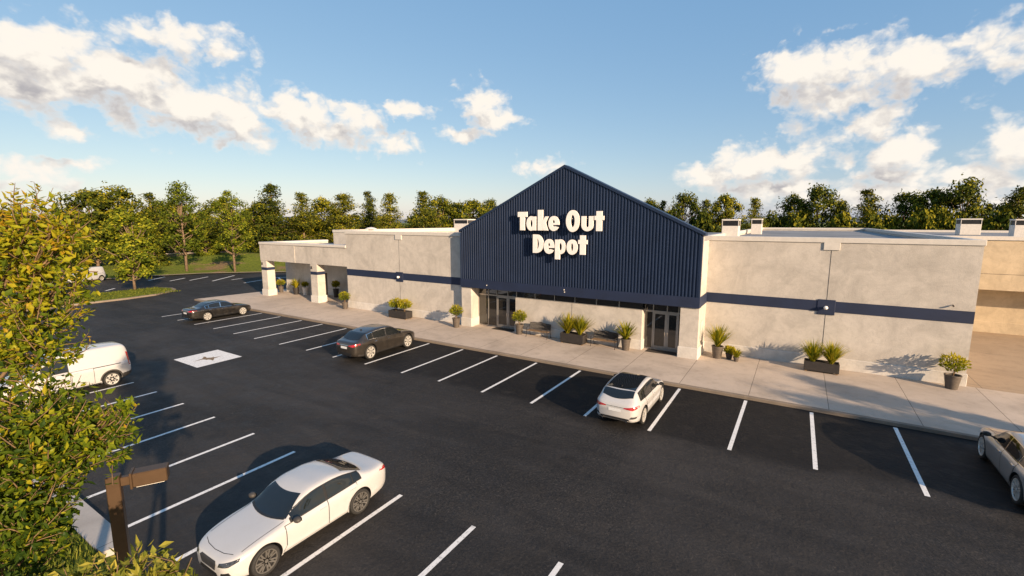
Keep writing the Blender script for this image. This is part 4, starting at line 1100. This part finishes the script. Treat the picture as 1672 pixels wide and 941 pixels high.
bench(-14.85, 27.42, 0, 'brown bench with curved mesh back, beside the left glass doors')
bench(-10.10, 27.40, R(-1), 'brown bench with curved mesh back, nearer the right glass doors')

def leafquad(mb, p, d, n, L, w, tone, fold=.25):
    """pointed leaf with a mid rib fold: base p, direction d, normal n"""
    s_ = d.cross(n).normalized(); n = s_.cross(d).normalized()
    a = p; t = p + d * L; m = p + d * L * .42 - n * (w * fold)
    l = p + d * L * .40 + s_ * w * .5 ; r_ = p + d * L * .40 - s_ * w * .5
    mb.add([a, l, t, r_, m], [(0, 4, 1), (1, 4, 2), (0, 3, 4), (3, 2, 4)], 0, tone)
def strap(mb, p, az_, lean_, L, w, tone, seg=4, droop=.9):
    pts = []; q = Vector(p); ang = lean_
    for i in range(seg + 1):
        pts.append(q.copy()); d = Vector((math.cos(az_) * math.sin(ang), math.sin(az_) * math.sin(ang), math.cos(ang)))
        q = q + d * L / seg; ang += droop / seg
    s_ = Vector((-math.sin(az_), math.cos(az_), 0)); vs = []
    for i, q in enumerate(pts):
        ww = w * (1 - (i / seg) ** 1.6) * (.6 + .8 * min(1, i / seg * 2)) + .002
        vs += [q - s_ * ww / 2, q + s_ * ww / 2]
    mb.add(vs, [(2 * i, 2 * i + 1, 2 * i + 3, 2 * i + 2) for i in range(seg)], 0, tone)
def rv(r_):
    while True:
        v_ = Vector((r_.uniform(-1, 1), r_.uniform(-1, 1), r_.uniform(-1, 1)))
        if .05 < v_.length < 1: return v_.normalized()
def bushy(seed, h, rad, nl=460, size=.17):
    r_ = random.Random(seed); mb = MB()
    for k in range(7): 
        a = r_.uniform(0, 6.28); mb.tube([(0, 0, 0), (math.cos(a) * rad * .3, math.sin(a) * rad * .3, h * .5), (math.cos(a) * rad * .5, math.sin(a) * rad * .5, h * .8)], [.014, .01, .004], 4, 1)
    for i in range(nl):
        v_ = rv(r_); q = r_.random() ** .45
        c = Vector((v_.x * rad * q, v_.y * rad * q, h * .60 + v_.z * h * .42 * q))
        d = (Vector((v_.x, v_.y, abs(v_.z) * .5 + .25)) + rv(r_) * .6).normalized()
        leafquad(mb, c, d, (rv(r_) + Vector((0, 0, .8))).normalized(), size * r_.uniform(.7, 1.3), size * .42, min(1, max(0, .25 + .5 * q * r_.random() + .25 * v_.z)))
    return mb
def strappy(seed, h, n=190, w=.065, spread=1.15):
    r_ = random.Random(seed); mb = MB()
    for i in range(n):
        q = r_.random()
        strap(mb, (r_.uniform(-.06, .06), r_.uniform(-.06, .06), 0), r_.uniform(0, 6.28), r_.uniform(.03, .62) * spread, h * r_.uniform(.7, 1.25), w * r_.uniform(.7, 1.2), min(1, max(0, r_.gauss(.62, .25))), 5, r_.uniform(.1, .8))
    return mb
def pot_shell(r0, r1, h, sq=False):
    mb = MB()
    if sq:
        mb.bevbox(-r1, r1, -r1, r1, 0, h, .02); return mb
    mb.lathe([(.001, 0), (r0, 0), (r0 * .3 + r1 * .7, h * .62), (r1, h - .06), (r1 + .018, h - .05), (r1 + .018, h), (r1 - .03, h), (r1 - .04, h - .07)], 24)
    return mb
PL = {}
def potted(x, y, kind, ph, pr, fh, label, cat='potted plant', rz=0, mat='pot', frad=.42, z=.128):
    t = thing('potted_plant', label, cat, (x, y, z), rz, 'potted plants along the store front')
    pot_shell(pr * .72, pr, ph).build('pot', M[mat], t, smooth=True, sharp=40)
    s_ = MB(); s_.lathe([(.001, ph - .055), (pr - .03, ph - .07)], 16); s_.build('soil', M['soil'], t)
    sd_ = int(abs(x * 13 + y * 7)) + 3
    mb = bushy(sd_, fh, frad) if kind == 'bushy' else strappy(sd_, fh * 1.18) if kind == 'strap' else strappy(sd_, fh * 1.15, 120, .085, 1.35)
    o = mb.build('foliage', [M['potleaf'], M['twig']], t, tones=True); o.location = (0, 0, ph - .07)
    return t
potted(-34.78, 27.35, 'bushy', .62, .27, 1.0, 'round pot with leafy green plant by the inner column end of the left wing', frad=.45)
potted(-21.55, 26.85, 'bushy', .72, .29, 1.0, 'pot with leafy plant at the foot of the left gable pier', frad=.43)
potted(-16.42, 27.50, 'bushy', .72, .29, .98, 'tapered pot with leafy plant between the left doors and a bench', frad=.46)
potted(-8.72, 27.45, 'palm', .72, .29, .95, 'pot with spiky green plant at the right end of the right bench')
potted(-3.65, 28.60, 'strap', .72, .31, 1.05, 'large pot with yellow green grassy plant right of the right gable pier')
potted(-3.02, 28.72, 'bushy', .34, .19, .42, 'small low pot with round plant beside the large grassy pot', frad=.24, mat='darkpot')
potted(-2.62, 28.42, 'strap', .26, .15, .42, 'smallest pot with trailing yellow plant by the right wing')
potted(6.62, 29.05, 'bushy', .68, .31, 1.0, 'pot with dark leafy plant at the far right corner of the right wing', frad=.50)
potted(-49.2, 30.2, 'bushy', .66, .28, .85, 'pot with leafy plant at the left end of the covered walk', frad=.42)
potted(-46.4, 30.2, 'palm', .75, .33, .9, 'dark pot with spreading palm leaves under the canopy between the columns', mat='darkpot')
potted(-45.2, 30.5, 'bushy', .85, .3, .6, 'pale tall pot beside the dark palm pot under the canopy', mat='cap', frad=.3)
potted(-41.0, 31.2, 'bushy', .9, .3, .9, 'plant pot half hidden behind the inner canopy column', mat='darkpot', frad=.35)
potted(-36.35, 29.6, 'bushy', .6, .34, .45, 'dark pot in the shade beside the left wing corner under the canopy', mat='darkpot', frad=.35)
def planter(x, y, w, d, h, label, kinds, rz=0, group='rectangular planters along the store front'):
    t = thing('planter_box', label, 'planter', (x, y, .128), rz, group)
    mb = MB(); a, b_ = w / 2, d / 2
    mb.bevbox(-a, a, -b_, -b_ + .04, .07, h, .01); mb.bevbox(-a, a, b_ - .04, b_, .07, h, .01)
    mb.bevbox(-a, -a + .04, -b_ + .042, b_ - .042, .07, h, .01); mb.bevbox(a - .04, a, -b_ + .042, b_ - .042, .07, h, .01)
    mb.box(-a + .045, a - .045, -b_ + .045, b_ - .045, .08, .12); mb.build('box', M['darkpot'], t)
    for sx_ in (-1, 1):
        for sy_ in (-1, 1):
            f = MB(); f.box(sx_ * (a - .1) - .05, sx_ * (a - .1) + .05, sy_ * (b_ - .08) - .04, sy_ * (b_ - .08) + .04, 0, .069); f.build('foot', M['benchwood'], t)
    s_ = MB(); s_.box(-a + .041, a - .041, -b_ + .041, b_ - .041, h - .1, h - .06); s_.build('soil', M['soil'], t)
    for i, (k_, px_, hh) in enumerate(kinds):
        m2 = bushy(int(abs(x) * 10) + i, hh * 1.15, .56, 560, .18) if k_ == 'bushy' else strappy(int(abs(x) * 10) + i, hh * 1.3, 260, .06, 1.2)
        o = m2.build('foliage', [M['potleaf'], M['twig']], t, tones=True); o.location = (px_, 0, h - .06)
planter(-27.62, 27.12, 2.0, .75, .62, 'dark rectangular planter with two leafy plants against the left wing', [('bushy', -.48, .85), ('bushy', .5, .85)])
planter(-12.15, 27.28, 1.62, .72, .66, 'dark rectangular planter with two grassy plants between the benches', [('strap', -.42, .95), ('strap', .45, .95)])
planter(1.42, 28.80, 1.55, .66, .55, 'dark rectangular planter with two grassy plants against the right wing', [('strap', -.4, .82), ('strap', .42, .82)])
planter(1.42, 28.80, .01, .01, .01, 'x', []) if False else None

# ------------------------------------------------------------------ trees
def tree_pine(seed, h, w):
    """irregular layered conifer: (trunk MB, crown MB)"""
    r_ = random.Random(seed); tr, cr = MB(), MB()
    bend = [Vector((r_.uniform(-.25, .25), r_.uniform(-.25, .25), 0)) for _ in range(6)]
    tp = [Vector((0, 0, 0))] + [Vector((bend[i].x * (i + 1) / 5, bend[i].y * (i + 1) / 5, h * (i + 1) / 6)) for i in range(6)]
    tr.tube(tp, [.24, .20, .17, .13, .09, .05, .015], 7)
    def at(z):
        t = z / h * 6; i = min(int(t), 5); return tp[i].lerp(tp[i + 1], t - i)
    z = h * .14
    while z < h * .97:
        f = z / h
        prof = (1 - f) ** .75 * (1.0 if f > .28 else .75 + f)
        for b in range(r_.choice((3, 4, 5))):
            a = r_.uniform(0, 6.283); L = w * .5 * prof * r_.uniform(.55, 1.25) + .25
            p0 = at(z + r_.uniform(-.2, .2)); up = r_.uniform(.05, .5)
            d = Vector((math.cos(a), math.sin(a), up)).normalized(); p1 = p0 + d * L * .6; p2 = p0 + d * L + Vector((0, 0, r_.uniform(-.1, .35) * L * .4))
            tr.tube([p0, p1, p2], [.05 * (1 - f) + .015, .03, .01], 4)
            nc = int(34 + L * 34)
            for _ in range(nc):
                t = r_.random() ** .6; c = p0.lerp(p1, t * 1.6) if t < .6 else p1.lerp(p2, (t - .6) * 2.5)
                sp = .16 + .34 * (1 - abs(t - .7)) * min(1, L / 1.6)
                c = c + Vector((r_.gauss(0, sp), r_.gauss(0, sp), r_.gauss(.04, sp * .55)))
                dd = (d + rv(r_) * 1.0).normalized(); s_ = r_.uniform(.22, .42)
                o_ = (Vector((d.x, d.y, 0)) * .8 + Vector((0, 0, .55)) + rv(r_) * .7).normalized(); dd = (o_.cross(rv(r_))).normalized()
                leafquad(cr, c, dd, o_, s_, s_ * .5, min(1, max(0, r_.gauss(.5, .2))), .1)
        z += h * r_.uniform(.035, .06)
    return tr, cr
def tree_broad(seed, h, w, clear=.22, n=26, leaf=.34, dens=150, trunk=.2):
    r_ = random.Random(seed); tr, cr = MB(), MB()
    zc = h * clear; tp = [Vector((0, 0, 0)), Vector((r_.uniform(-.1, .1), r_.uniform(-.1, .1), zc)), Vector((r_.uniform(-.3, .3), r_.uniform(-.3, .3), h * .6)), Vector((r_.uniform(-.3, .3), r_.uniform(-.3, .3), h * .92))]
    tr.tube(tp, [trunk * 1.25, trunk * .85, trunk * .45, .02], 8)
    for i in range(n):
        f = (i + .5) / n; zz = zc + (h - zc) * (f * .98); prof = math.sin(math.pi * min(1, (f * .86 + .13))) ** .7
        a = i * 2.4 + r_.uniform(-.5, .5); q = r_.uniform(.35, 1.0); rad = w * .5 * prof * q
        c = Vector((math.cos(a) * rad, math.sin(a) * rad, zz + r_.uniform(-.3, .3)))
        t = min(max((zz - rad * .8) / h, .12), .85) ; b0 = tp[1].lerp(tp[2], min(1, max(0, (t - clear) / (.6 - clear)))) if t > clear else tp[0].lerp(tp[1], t / clear)
        mid = b0.lerp(c, .55) + Vector((0, 0, -.2)); tr.tube([b0, mid, c], [.07, .045, .012], 5)
        cs = w * r_.uniform(.095, .175)
        for _ in range(int(dens * r_.uniform(.7, 1.3))):
            v_ = rv(r_); qq = r_.random() ** .5
            p = c + Vector((v_.x * cs * qq * 1.15, v_.y * cs * qq * 1.15, v_.z * cs * qq * .8))
            d = (v_ + rv(r_) * .8).normalized(); s_ = leaf * r_.uniform(.6, 1.25)
            o_ = (v_ * 1.0 + Vector((c.x, c.y, 0)) * (1.1 / w) + Vector((0, 0, .25)) + rv(r_) * .55).normalized(); d = o_.cross(rv(r_)).normalized()
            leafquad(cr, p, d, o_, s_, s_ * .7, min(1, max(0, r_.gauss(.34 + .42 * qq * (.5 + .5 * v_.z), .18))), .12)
        # a few stray sprays so that the outline frays
        for _ in range(4):
            v_ = rv(r_); p = c + v_ * cs * r_.uniform(.9, 1.2)
            for _k in range(4):
                leafquad(cr, p + rv(r_) * .2, rv(r_), rv(r_), leaf * .9, leaf * .45, r_.uniform(.4, .9), .12)
    return tr, cr
VAR = {'pine': [tree_pine(100 + i, 13.5, 6.6 + i * .7) for i in range(4)],
       'broad': [tree_broad(200 + i, 12.5, 9.2 + i * .8, .2, 34, .44, 190) for i in range(4)],
       'young': [tree_broad(300 + i, 8.0, 5.2, .18, 30, .26, 190, .10) for i in range(2)],
       'slim': [tree_broad(330 + i, 12.5, 6.2, .27, 34, .30, 130, .16) for i in range(2)],
       'bush': [tree_broad(400 + i, 3.4, 4.4, .06, 16, .32, 170, .06) for i in range(3)]}
VH = {'pine': 13.5, 'broad': 12.5, 'young': 8.0, 'slim': 12.5, 'bush': 3.4}
MAT = {'pine': 'pine', 'broad': 'broad', 'young': 'young', 'slim': 'young', 'bush': 'broad'}
PROTO = {}
rt = random.Random(5); cnt = {}
def tree(x, y, h, kind, label, wide=1.0, z=0.0, group=None, name=None):
    i = cnt.get(kind, 0); cnt[kind] = i + 1; vi = i % len(VAR[kind]); key = (kind, vi)
    nm = name or {'pine': 'pine_tree', 'broad': 'broadleaf_tree', 'young': 'young_tree', 'slim': 'slender_tree', 'bush': 'bush'}[kind]
    t = thing(nm, label, 'bush' if kind == 'bush' else 'tree', (x, y, z), rt.uniform(0, 6.28), group)
    s_ = h / VH[kind]; t.scale = (s_ * wide * rt.uniform(.92, 1.1), s_ * wide * rt.uniform(.92, 1.1), s_)
    if key not in PROTO:
        a, b_ = VAR[kind][vi]
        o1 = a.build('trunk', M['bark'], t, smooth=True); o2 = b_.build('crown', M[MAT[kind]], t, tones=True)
        PROTO[key] = (o1, o2)
    else:
        for o_ in PROTO[key]:
            c_ = o_.copy(); COL.objects.link(c_); c_.parent = t
    return t
tree(-65.0, 22.2, 8.9, 'young', 'young leafy tree with thin pale trunk on the kerbed grass island', 1.1, .15)
tree(-81.8, 34.9, 13.4, 'slim', 'tall slender tree on the bank behind the island tree, airy top', 1.0, .2)
tree(-75.4, 38.9, 12.2, 'slim', 'slender tree on the bank left of the low canopy', .95, .2)
GB = 'trees beyond the left bank'
LT = [(-92.1,27.1,13.2,'broad','dark broad tree beyond the bank just right of the near leafy tree',1.0),
 (-93.3,31.0,13.6,'broad','broad dark tree right behind the island tree crown',1.0),
 (-97.9,37.0,13.0,'pine','pine between the island tree and the airy slender tree',1.15),
 (-104.3,42.8,11.9,'broad','lower broad tree in the gap left of the airy slender tree',1.1),
 (-92.2,42.8,6.2,'young','small round tree low on the bank beside the airy slender tree',1.0),
 (-93.8,46.9,12.4,'broad','broad tree between the two slender trees on the bank',1.1),
 (-92.6,53.6,12.4,'broad','broad tree directly behind the slender tree left of the canopy',1.0),
 (-90.7,54.9,16.0,'pine','tallest pine left of the building, rising above the canopy roof end',1.25),
 (-87.6,59.6,13.8,'pine','second pine right of the tallest one, behind the canopy roof',1.2),
 (-90.1,66.6,13.2,'broad','rounded tree behind the canopy between two pines',1.0),
 (-78.3,62.1,14.0,'pine','third pine right of the tallest one, above the left wing corner',1.25),
 (-78.1,68.7,14.3,'pine','pine above the low roof vent on the left wing',1.0),
 (-66.5,63.6,13.8,'pine','bare trunked pine right of the roof vent',1.1),
 (-63.4,69.4,13.8,'pine','pine with pale visible trunk midway along the left wing roof',1.15),
 (-65.0,76.0,13.3,'broad','rounded pale tree right of the midway pine behind the left wing',.9),
 (-65.1,81.1,12.5,'broad','low broad tree left of the pale roof unit behind the left wing',1.0),
 (-59.5,80.3,12.9,'broad','broad dark tree directly behind the left roof unit',1.1),
 (-58.8,85.8,13.3,'pine','pine just left of the gable slope',1.2),
 (-56.4,91.0,12.2,'broad','tree partly hidden by the left slope of the navy gable',1.0)]
for (x_, y_, h_, k_, lb, wd) in LT: tree(x_, y_, h_ * (.95 if k_ == 'broad' else 1.0), k_, lb, wd, .0, GB)
GR = 'trees behind the right roof'
RT = [(-27.5,100.3,12.2,'broad','tree top just over the right slope of the gable',.8),
 (-24.1,97.1,12.2,'pine','slim pine just right of the gable slope',.9),
 (-19.9,95.9,13.2,'broad','dark rounded tree second right of the gable slope',.75),
 (-16.2,98.7,12.7,'pine','pine behind the larger roof unit, left of the smaller one',1.0),
 (-13.2,101.1,13.0,'broad','loose leafy tree above the larger roof unit',.8),
 (-7.1,91.7,12.0,'pine','lone pine right of the smaller roof unit',1.0),
 (-1.4,104.0,12.4,'broad','rounded dark tree left of the big tree behind the right wing',.9),
 (2.3,100.0,13.8,'broad','big tree behind the middle of the right wing roof',.85),
 (6.0,107.9,12.4,'pine','small grey green pine between the big tree and the dark conifer',.9),
 (9.1,97.6,13.3,'pine','dark conifer standing alone behind the right wing roof end',1.35),
 (14.9,102.8,12.6,'broad','left dark tree of the wide clump behind the tan building',.85),
 (17.4,98.4,12.8,'broad','middle tree of the wide clump behind the tan building',.85),
 (20.3,96.0,13.7,'broad','tallest tree of the wide clump, near the wide roof unit',.85),
 (25.4,105.0,11.3,'pine','thin small pine right of the wide roof unit',.8),
 (26.6,96.6,12.9,'pine','dark conifer near the right edge of the picture',1.2),
 (29.8,102.0,12.8,'broad','tree cut by the right edge of the picture',1.0)]
for (x_, y_, h_, k_, lb, wd) in RT: tree(x_, y_, h_, k_, lb, wd * .95, .0, GR)
BS = [(-21.5,92.5,9.3,'rounded bush left of the larger roof unit'),(-15.1,90.7,9.1,'bush directly behind the larger roof unit'),(-4.9,95.9,8.6,'low bush right of the lone pine'),
 (-.9,95,9.0,'bush at the left foot of the big tree'),(5.9,95.8,8.8,'pale bush between the big tree and the dark conifer'),(9.5,91.5,8.5,'yellow green bush in front of the dark conifer'),
 (12.2,95.2,8.4,'bush in the gap right of the dark conifer'),(15.8,93.7,9.0,'bush at the left foot of the wide clump'),(17.6,90.3,8.5,'bright bush below the middle of the wide clump'),(22.8,89.2,8.8,'bright bush right of the wide roof unit')]
for (x_, y_, h_, lb) in BS: tree(x_, y_, h_, 'bush', lb, .55, .0, 'bushes behind the right roof')
tree(-90.5, 34.0, 3.4, 'bush', 'large dark bush on the bank right of the island tree', 1.0, .4)
tree(-91.0, 25.0, 2.6, 'bush', 'dark bush on the bank behind the distant white van', 1.0, .6)
# woodland behind the left-hand trees, one dark mass
wd_ = MB(); rw = random.Random(77)
for i in range(64):
    t = i / 63; a = R(-84 + 58 * t); dist = rw.uniform(112, 128) if i % 2 else rw.uniform(124, 140)
    cx_, cy_ = math.sin(a) * dist, math.cos(a) * dist; hh = rw.uniform(9.0, 11.2)
    for c in range(9):
        p0 = Vector((cx_ + rw.gauss(0, 2.2), cy_ + rw.gauss(0, 2.2), hh * rw.uniform(.12, .9)))
        cs = rw.uniform(1.4, 2.3)
        for _ in range(70):
            v_ = rv(rw); p = p0 + v_ * cs * rw.random() ** .4; s_ = rw.uniform(.5, .95); o_ = (v_ + rv(rw) * .5).normalized()
            leafquad(wd_, p, o_.cross(rv(rw)).normalized(), o_, s_, s_ * .6, min(1, max(0, rw.gauss(.4, .2))), .1)
tag(wd_.build('woodland', M['broad'], tones=True), 'dark wood massed behind the trees on the left', 'woodland', kind='stuff')
wb_ = MB()  # unseen trees behind the camera, added for the glass to reflect
for i in range(34):
    cx_, cy_, hh = -95 + i * 5.2, rw.uniform(-66, -52), rw.uniform(8, 11.5)
    for c in range(8):
        p0 = Vector((cx_ + rw.gauss(0, 1.8), cy_ + rw.gauss(0, 1.8), hh * rw.uniform(.1, .9))); cs = rw.uniform(1.4, 2.3)
        for _ in range(45):
            v_ = rv(rw); p = p0 + v_ * cs * rw.random() ** .4; s_ = rw.uniform(.7, 1.2); o_ = (v_ + rv(rw) * .5).normalized()
            leafquad(wb_, p, o_.cross(rv(rw)).normalized(), o_, s_, s_ * .6, min(1, max(0, rw.gauss(.5, .2))), .1)
tag(wb_.build('woodland', M['broad'], tones=True), 'unseen row of trees behind the camera, added for glass reflections', 'woodland', kind='stuff')
# low hedge line behind the store roof on the right and left
# trees just outside the right edge: their shade falls on the sidewalk
tree(23.5, 17.6, 7.4, 'young', 'ornamental tree beyond the right edge shading the sidewalk', 1.0, 0)
tree(27.5, 13.2, 8.8, 'young', 'second ornamental tree beyond the right edge, further from the store', 1.1, 0)
# stone edging wall and dark fence on the bank
wm = MB(); wm.bevbox(-8.5, 8.5, -.25, .25, 0, .85, .04)
w_ = wm.build('stone_wall', M['stone'], loc=(-96, 39.3, 1.5)); w_.rotation_euler = (0, 0, R(68)); tag(w_, 'low pale stone wall along the top of the bank', 'wall')
ft = thing('bank_fence', 'dark wire fence on the bank beside the canopy end', 'fence', (-82, 52, 1.2), R(45))
for i in range(5):
    p_ = MB(); p_.tube([(i * 2.4, 0, 0), (i * 2.4, 0, 1.7)], .05, 6); p_.build('post', M['darkmetal'], ft)
p_ = MB()
for z in (.15, .9, 1.62): p_.tube([(0, 0, z), (9.6, 0, z)], .03, 5)
for i in range(49): p_.box(i * .2 - .012, i * .2 + .012, -.012, .012, .15, 1.62)
p_.build('wire_panel', M['darkmetal'], ft)

# ------------------------------------------------------------------ near tree and shrub on the left
def leafy(seed, blobs, ntw, leaf, tone_fn, per=17, inner=10, reach=.34):
    r_ = random.Random(seed); lf, tw = MB(), MB()
    vol = [b[3] ** 2 for b in blobs]
    for _ in range(ntw):
        b = r_.choices(blobs, vol)[0]; c = Vector(b[:3]); rad = b[3]
        v_ = rv(r_); tip = c + Vector((v_.x, v_.y, v_.z)) * rad * r_.uniform(.55, 1.06)
        d = (v_ + Vector((0, 0, .55)) + rv(r_) * .55).normalized(); L = r_.uniform(.6, 1.15) * reach
        base = tip - d * L; bend = rv(r_) * L * .15
        mid = base.lerp(tip, .5) + bend
        tw.tube([base, mid, tip], [.006, .0045, .002], 4, 0, False)
        for k in range(per):
            t = (k + r_.random()) / per; p = base.lerp(mid, t * 2) if t < .5 else mid.lerp(tip, t * 2 - 1)
            ax = d.cross(rv(r_)).normalized()
            dd = (ax * (1 if k % 2 else -1) + d * .7 + Vector((0, 0, -.25))).normalized()
            s_ = leaf * r_.uniform(.55, 1.2) * (1 - .35 * t)
            leafquad(lf, p + dd * .01, dd, (Vector((0, 0, 1)) + rv(r_) * .75).normalized(), s_, s_ * r_.uniform(.42, .6), tone_fn(p, r_), .16)
    for b in blobs:
        for _ in range(int(inner * vol[blobs.index(b)] * 100)):
            v_ = rv(r_); p = Vector(b[:3]) + v_ * b[3] * r_.random() ** .6 * .9; s_ = leaf * r_.uniform(.7, 1.2)
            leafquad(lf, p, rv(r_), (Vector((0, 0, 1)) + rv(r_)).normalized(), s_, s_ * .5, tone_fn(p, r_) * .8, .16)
    return lf, tw
NB = [(-6.68,1.41,7.8,.60),(-6.36,1.63,7.86,.27),(-6.48,1.47,7.28,.50),(-6.32,1.28,6.83,.44),(-6.0,1.30,6.05,.50),(-5.92,1.14,6.05,.66),(-5.78,1.34,5.99,.40),(-5.9,.96,5.6,.56),(-5.8,.82,5.12,.55),
      (-7.66,1.0,7.56,.76),(-7.53,.79,6.51,.8),(-7.14,.62,5.49,.76),(-5.62,1.6,5.95,.28),(-6.34,1.66,7.5,.17),(-5.5,1.0,5.42,.30),(-5.5,1.66,6.2,.15)]
NB = [b for b in NB]
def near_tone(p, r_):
    return min(1, max(0, .42 + (p.z - 6.2) * .19 + r_.gauss(0, .20) + (.25 if r_.random() < .06 else 0)))  # leaves yellower with height: low sun on the top put into their tone
lf, tw = leafy(11, NB, 980, .092, near_tone, 18, 12)
base = Vector((-6.9, .55, 0.09))
nt_ = thing('leafy_tree', 'tall leafy tree with top leaves coloured sunlit yellow filling the left edge of the picture', 'tree', base)
mo = Vector(base)
def rel(mb): mb.v = [(v_[0] - mo.x, v_[1] - mo.y, v_[2] - mo.z) for v_ in mb.v]; return mb
trk = MB(); trk.tube([base, (-6.95, .6, 2), (-6.85, .75, 4), (-6.75, 1.0, 6), (-6.7, 1.2, 7.6)], [.13, .11, .09, .06, .02], 9)
rb_ = random.Random(3)
for b in NB:
    c = Vector(b[:3]); z0 = max(2.5, c.z - 1.4); p0 = Vector((-6.85, .75, z0)); trk.tube([p0, p0.lerp(c, .55) + Vector((0, 0, -.12)), c], [.026, .016, .005], 6)
    for _ in range(5):
        v_ = rv(rb_); trk.tube([p0.lerp(c, .7), c + v_ * b[3] * .5, c + v_ * b[3] * .95 + Vector((0, 0, .06))], [.009, .006, .002], 5)
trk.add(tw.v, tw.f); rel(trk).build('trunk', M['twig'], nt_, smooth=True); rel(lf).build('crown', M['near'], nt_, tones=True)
SB = [(-4.14,1.38,5.24,.21),(-4.3,1.16,5.22,.25),(-4.47,.95,5.16,.28),(-4.65,.73,5.08,.32),(-4.0,1.55,5.06,.12),(-4.33,1.3,5.36,.10),(-4.3,.9,4.8,.4),(-4.9,.5,4.9,.4)]
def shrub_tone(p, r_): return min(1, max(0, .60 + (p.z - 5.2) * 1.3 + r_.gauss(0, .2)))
lf, tw = leafy(23, SB, 210, .112, shrub_tone, 13, 8, .34)
base = Vector((-4.5, .4, 0.09)); mo = Vector(base)
sh_ = thing('leafy_shrub', 'pale yellow green shrub top below the brown lamp post', 'shrub', base)
trk = MB(); trk.tube([base, (-4.5, .6, 2.6), (-4.42, .85, 4.4), (-4.35, 1.0, 5.2)], [.08, .06, .04, .012], 8)
for b in SB:
    c = Vector(b[:3]); trk.tube([(-4.45, .75, 3.6), Vector((-4.45, .75, 3.6)).lerp(c, .6), c + Vector((0, 0, b[3] * .6))], [.02, .014, .004], 5)
trk.add(tw.v, tw.f); rel(trk).build('trunk', M['twig'], sh_, smooth=True); rel(lf).build('crown', M['lime'], sh_, tones=True)
# rough grass on the strip under the near tree
gb = MB(); rg = random.Random(9)
for i in range(9000):
    x_, y_ = rg.uniform(-26, -13.6), rg.uniform(.5, 3.34)
    strap(gb, (x_, y_, .088), rg.uniform(0, 6.28), rg.uniform(.1, .6), rg.uniform(.10, .26), .03, rg.random(), 2, .8)
tag(gb.build('grass', M['blade'], tones=True), kind='stuff')
gb = MB()
for i in range(5000):
    x_, y_ = rg.uniform(-65.4, -59.3), rg.uniform(8, 24.6)
    strap(gb, (x_, y_, .168), rg.uniform(0, 6.28), rg.uniform(.1, .7), rg.uniform(.08, .2), .06, rg.random(), 2, .8)
tag(gb.build('grass', M['blade'], tones=True), kind='stuff')
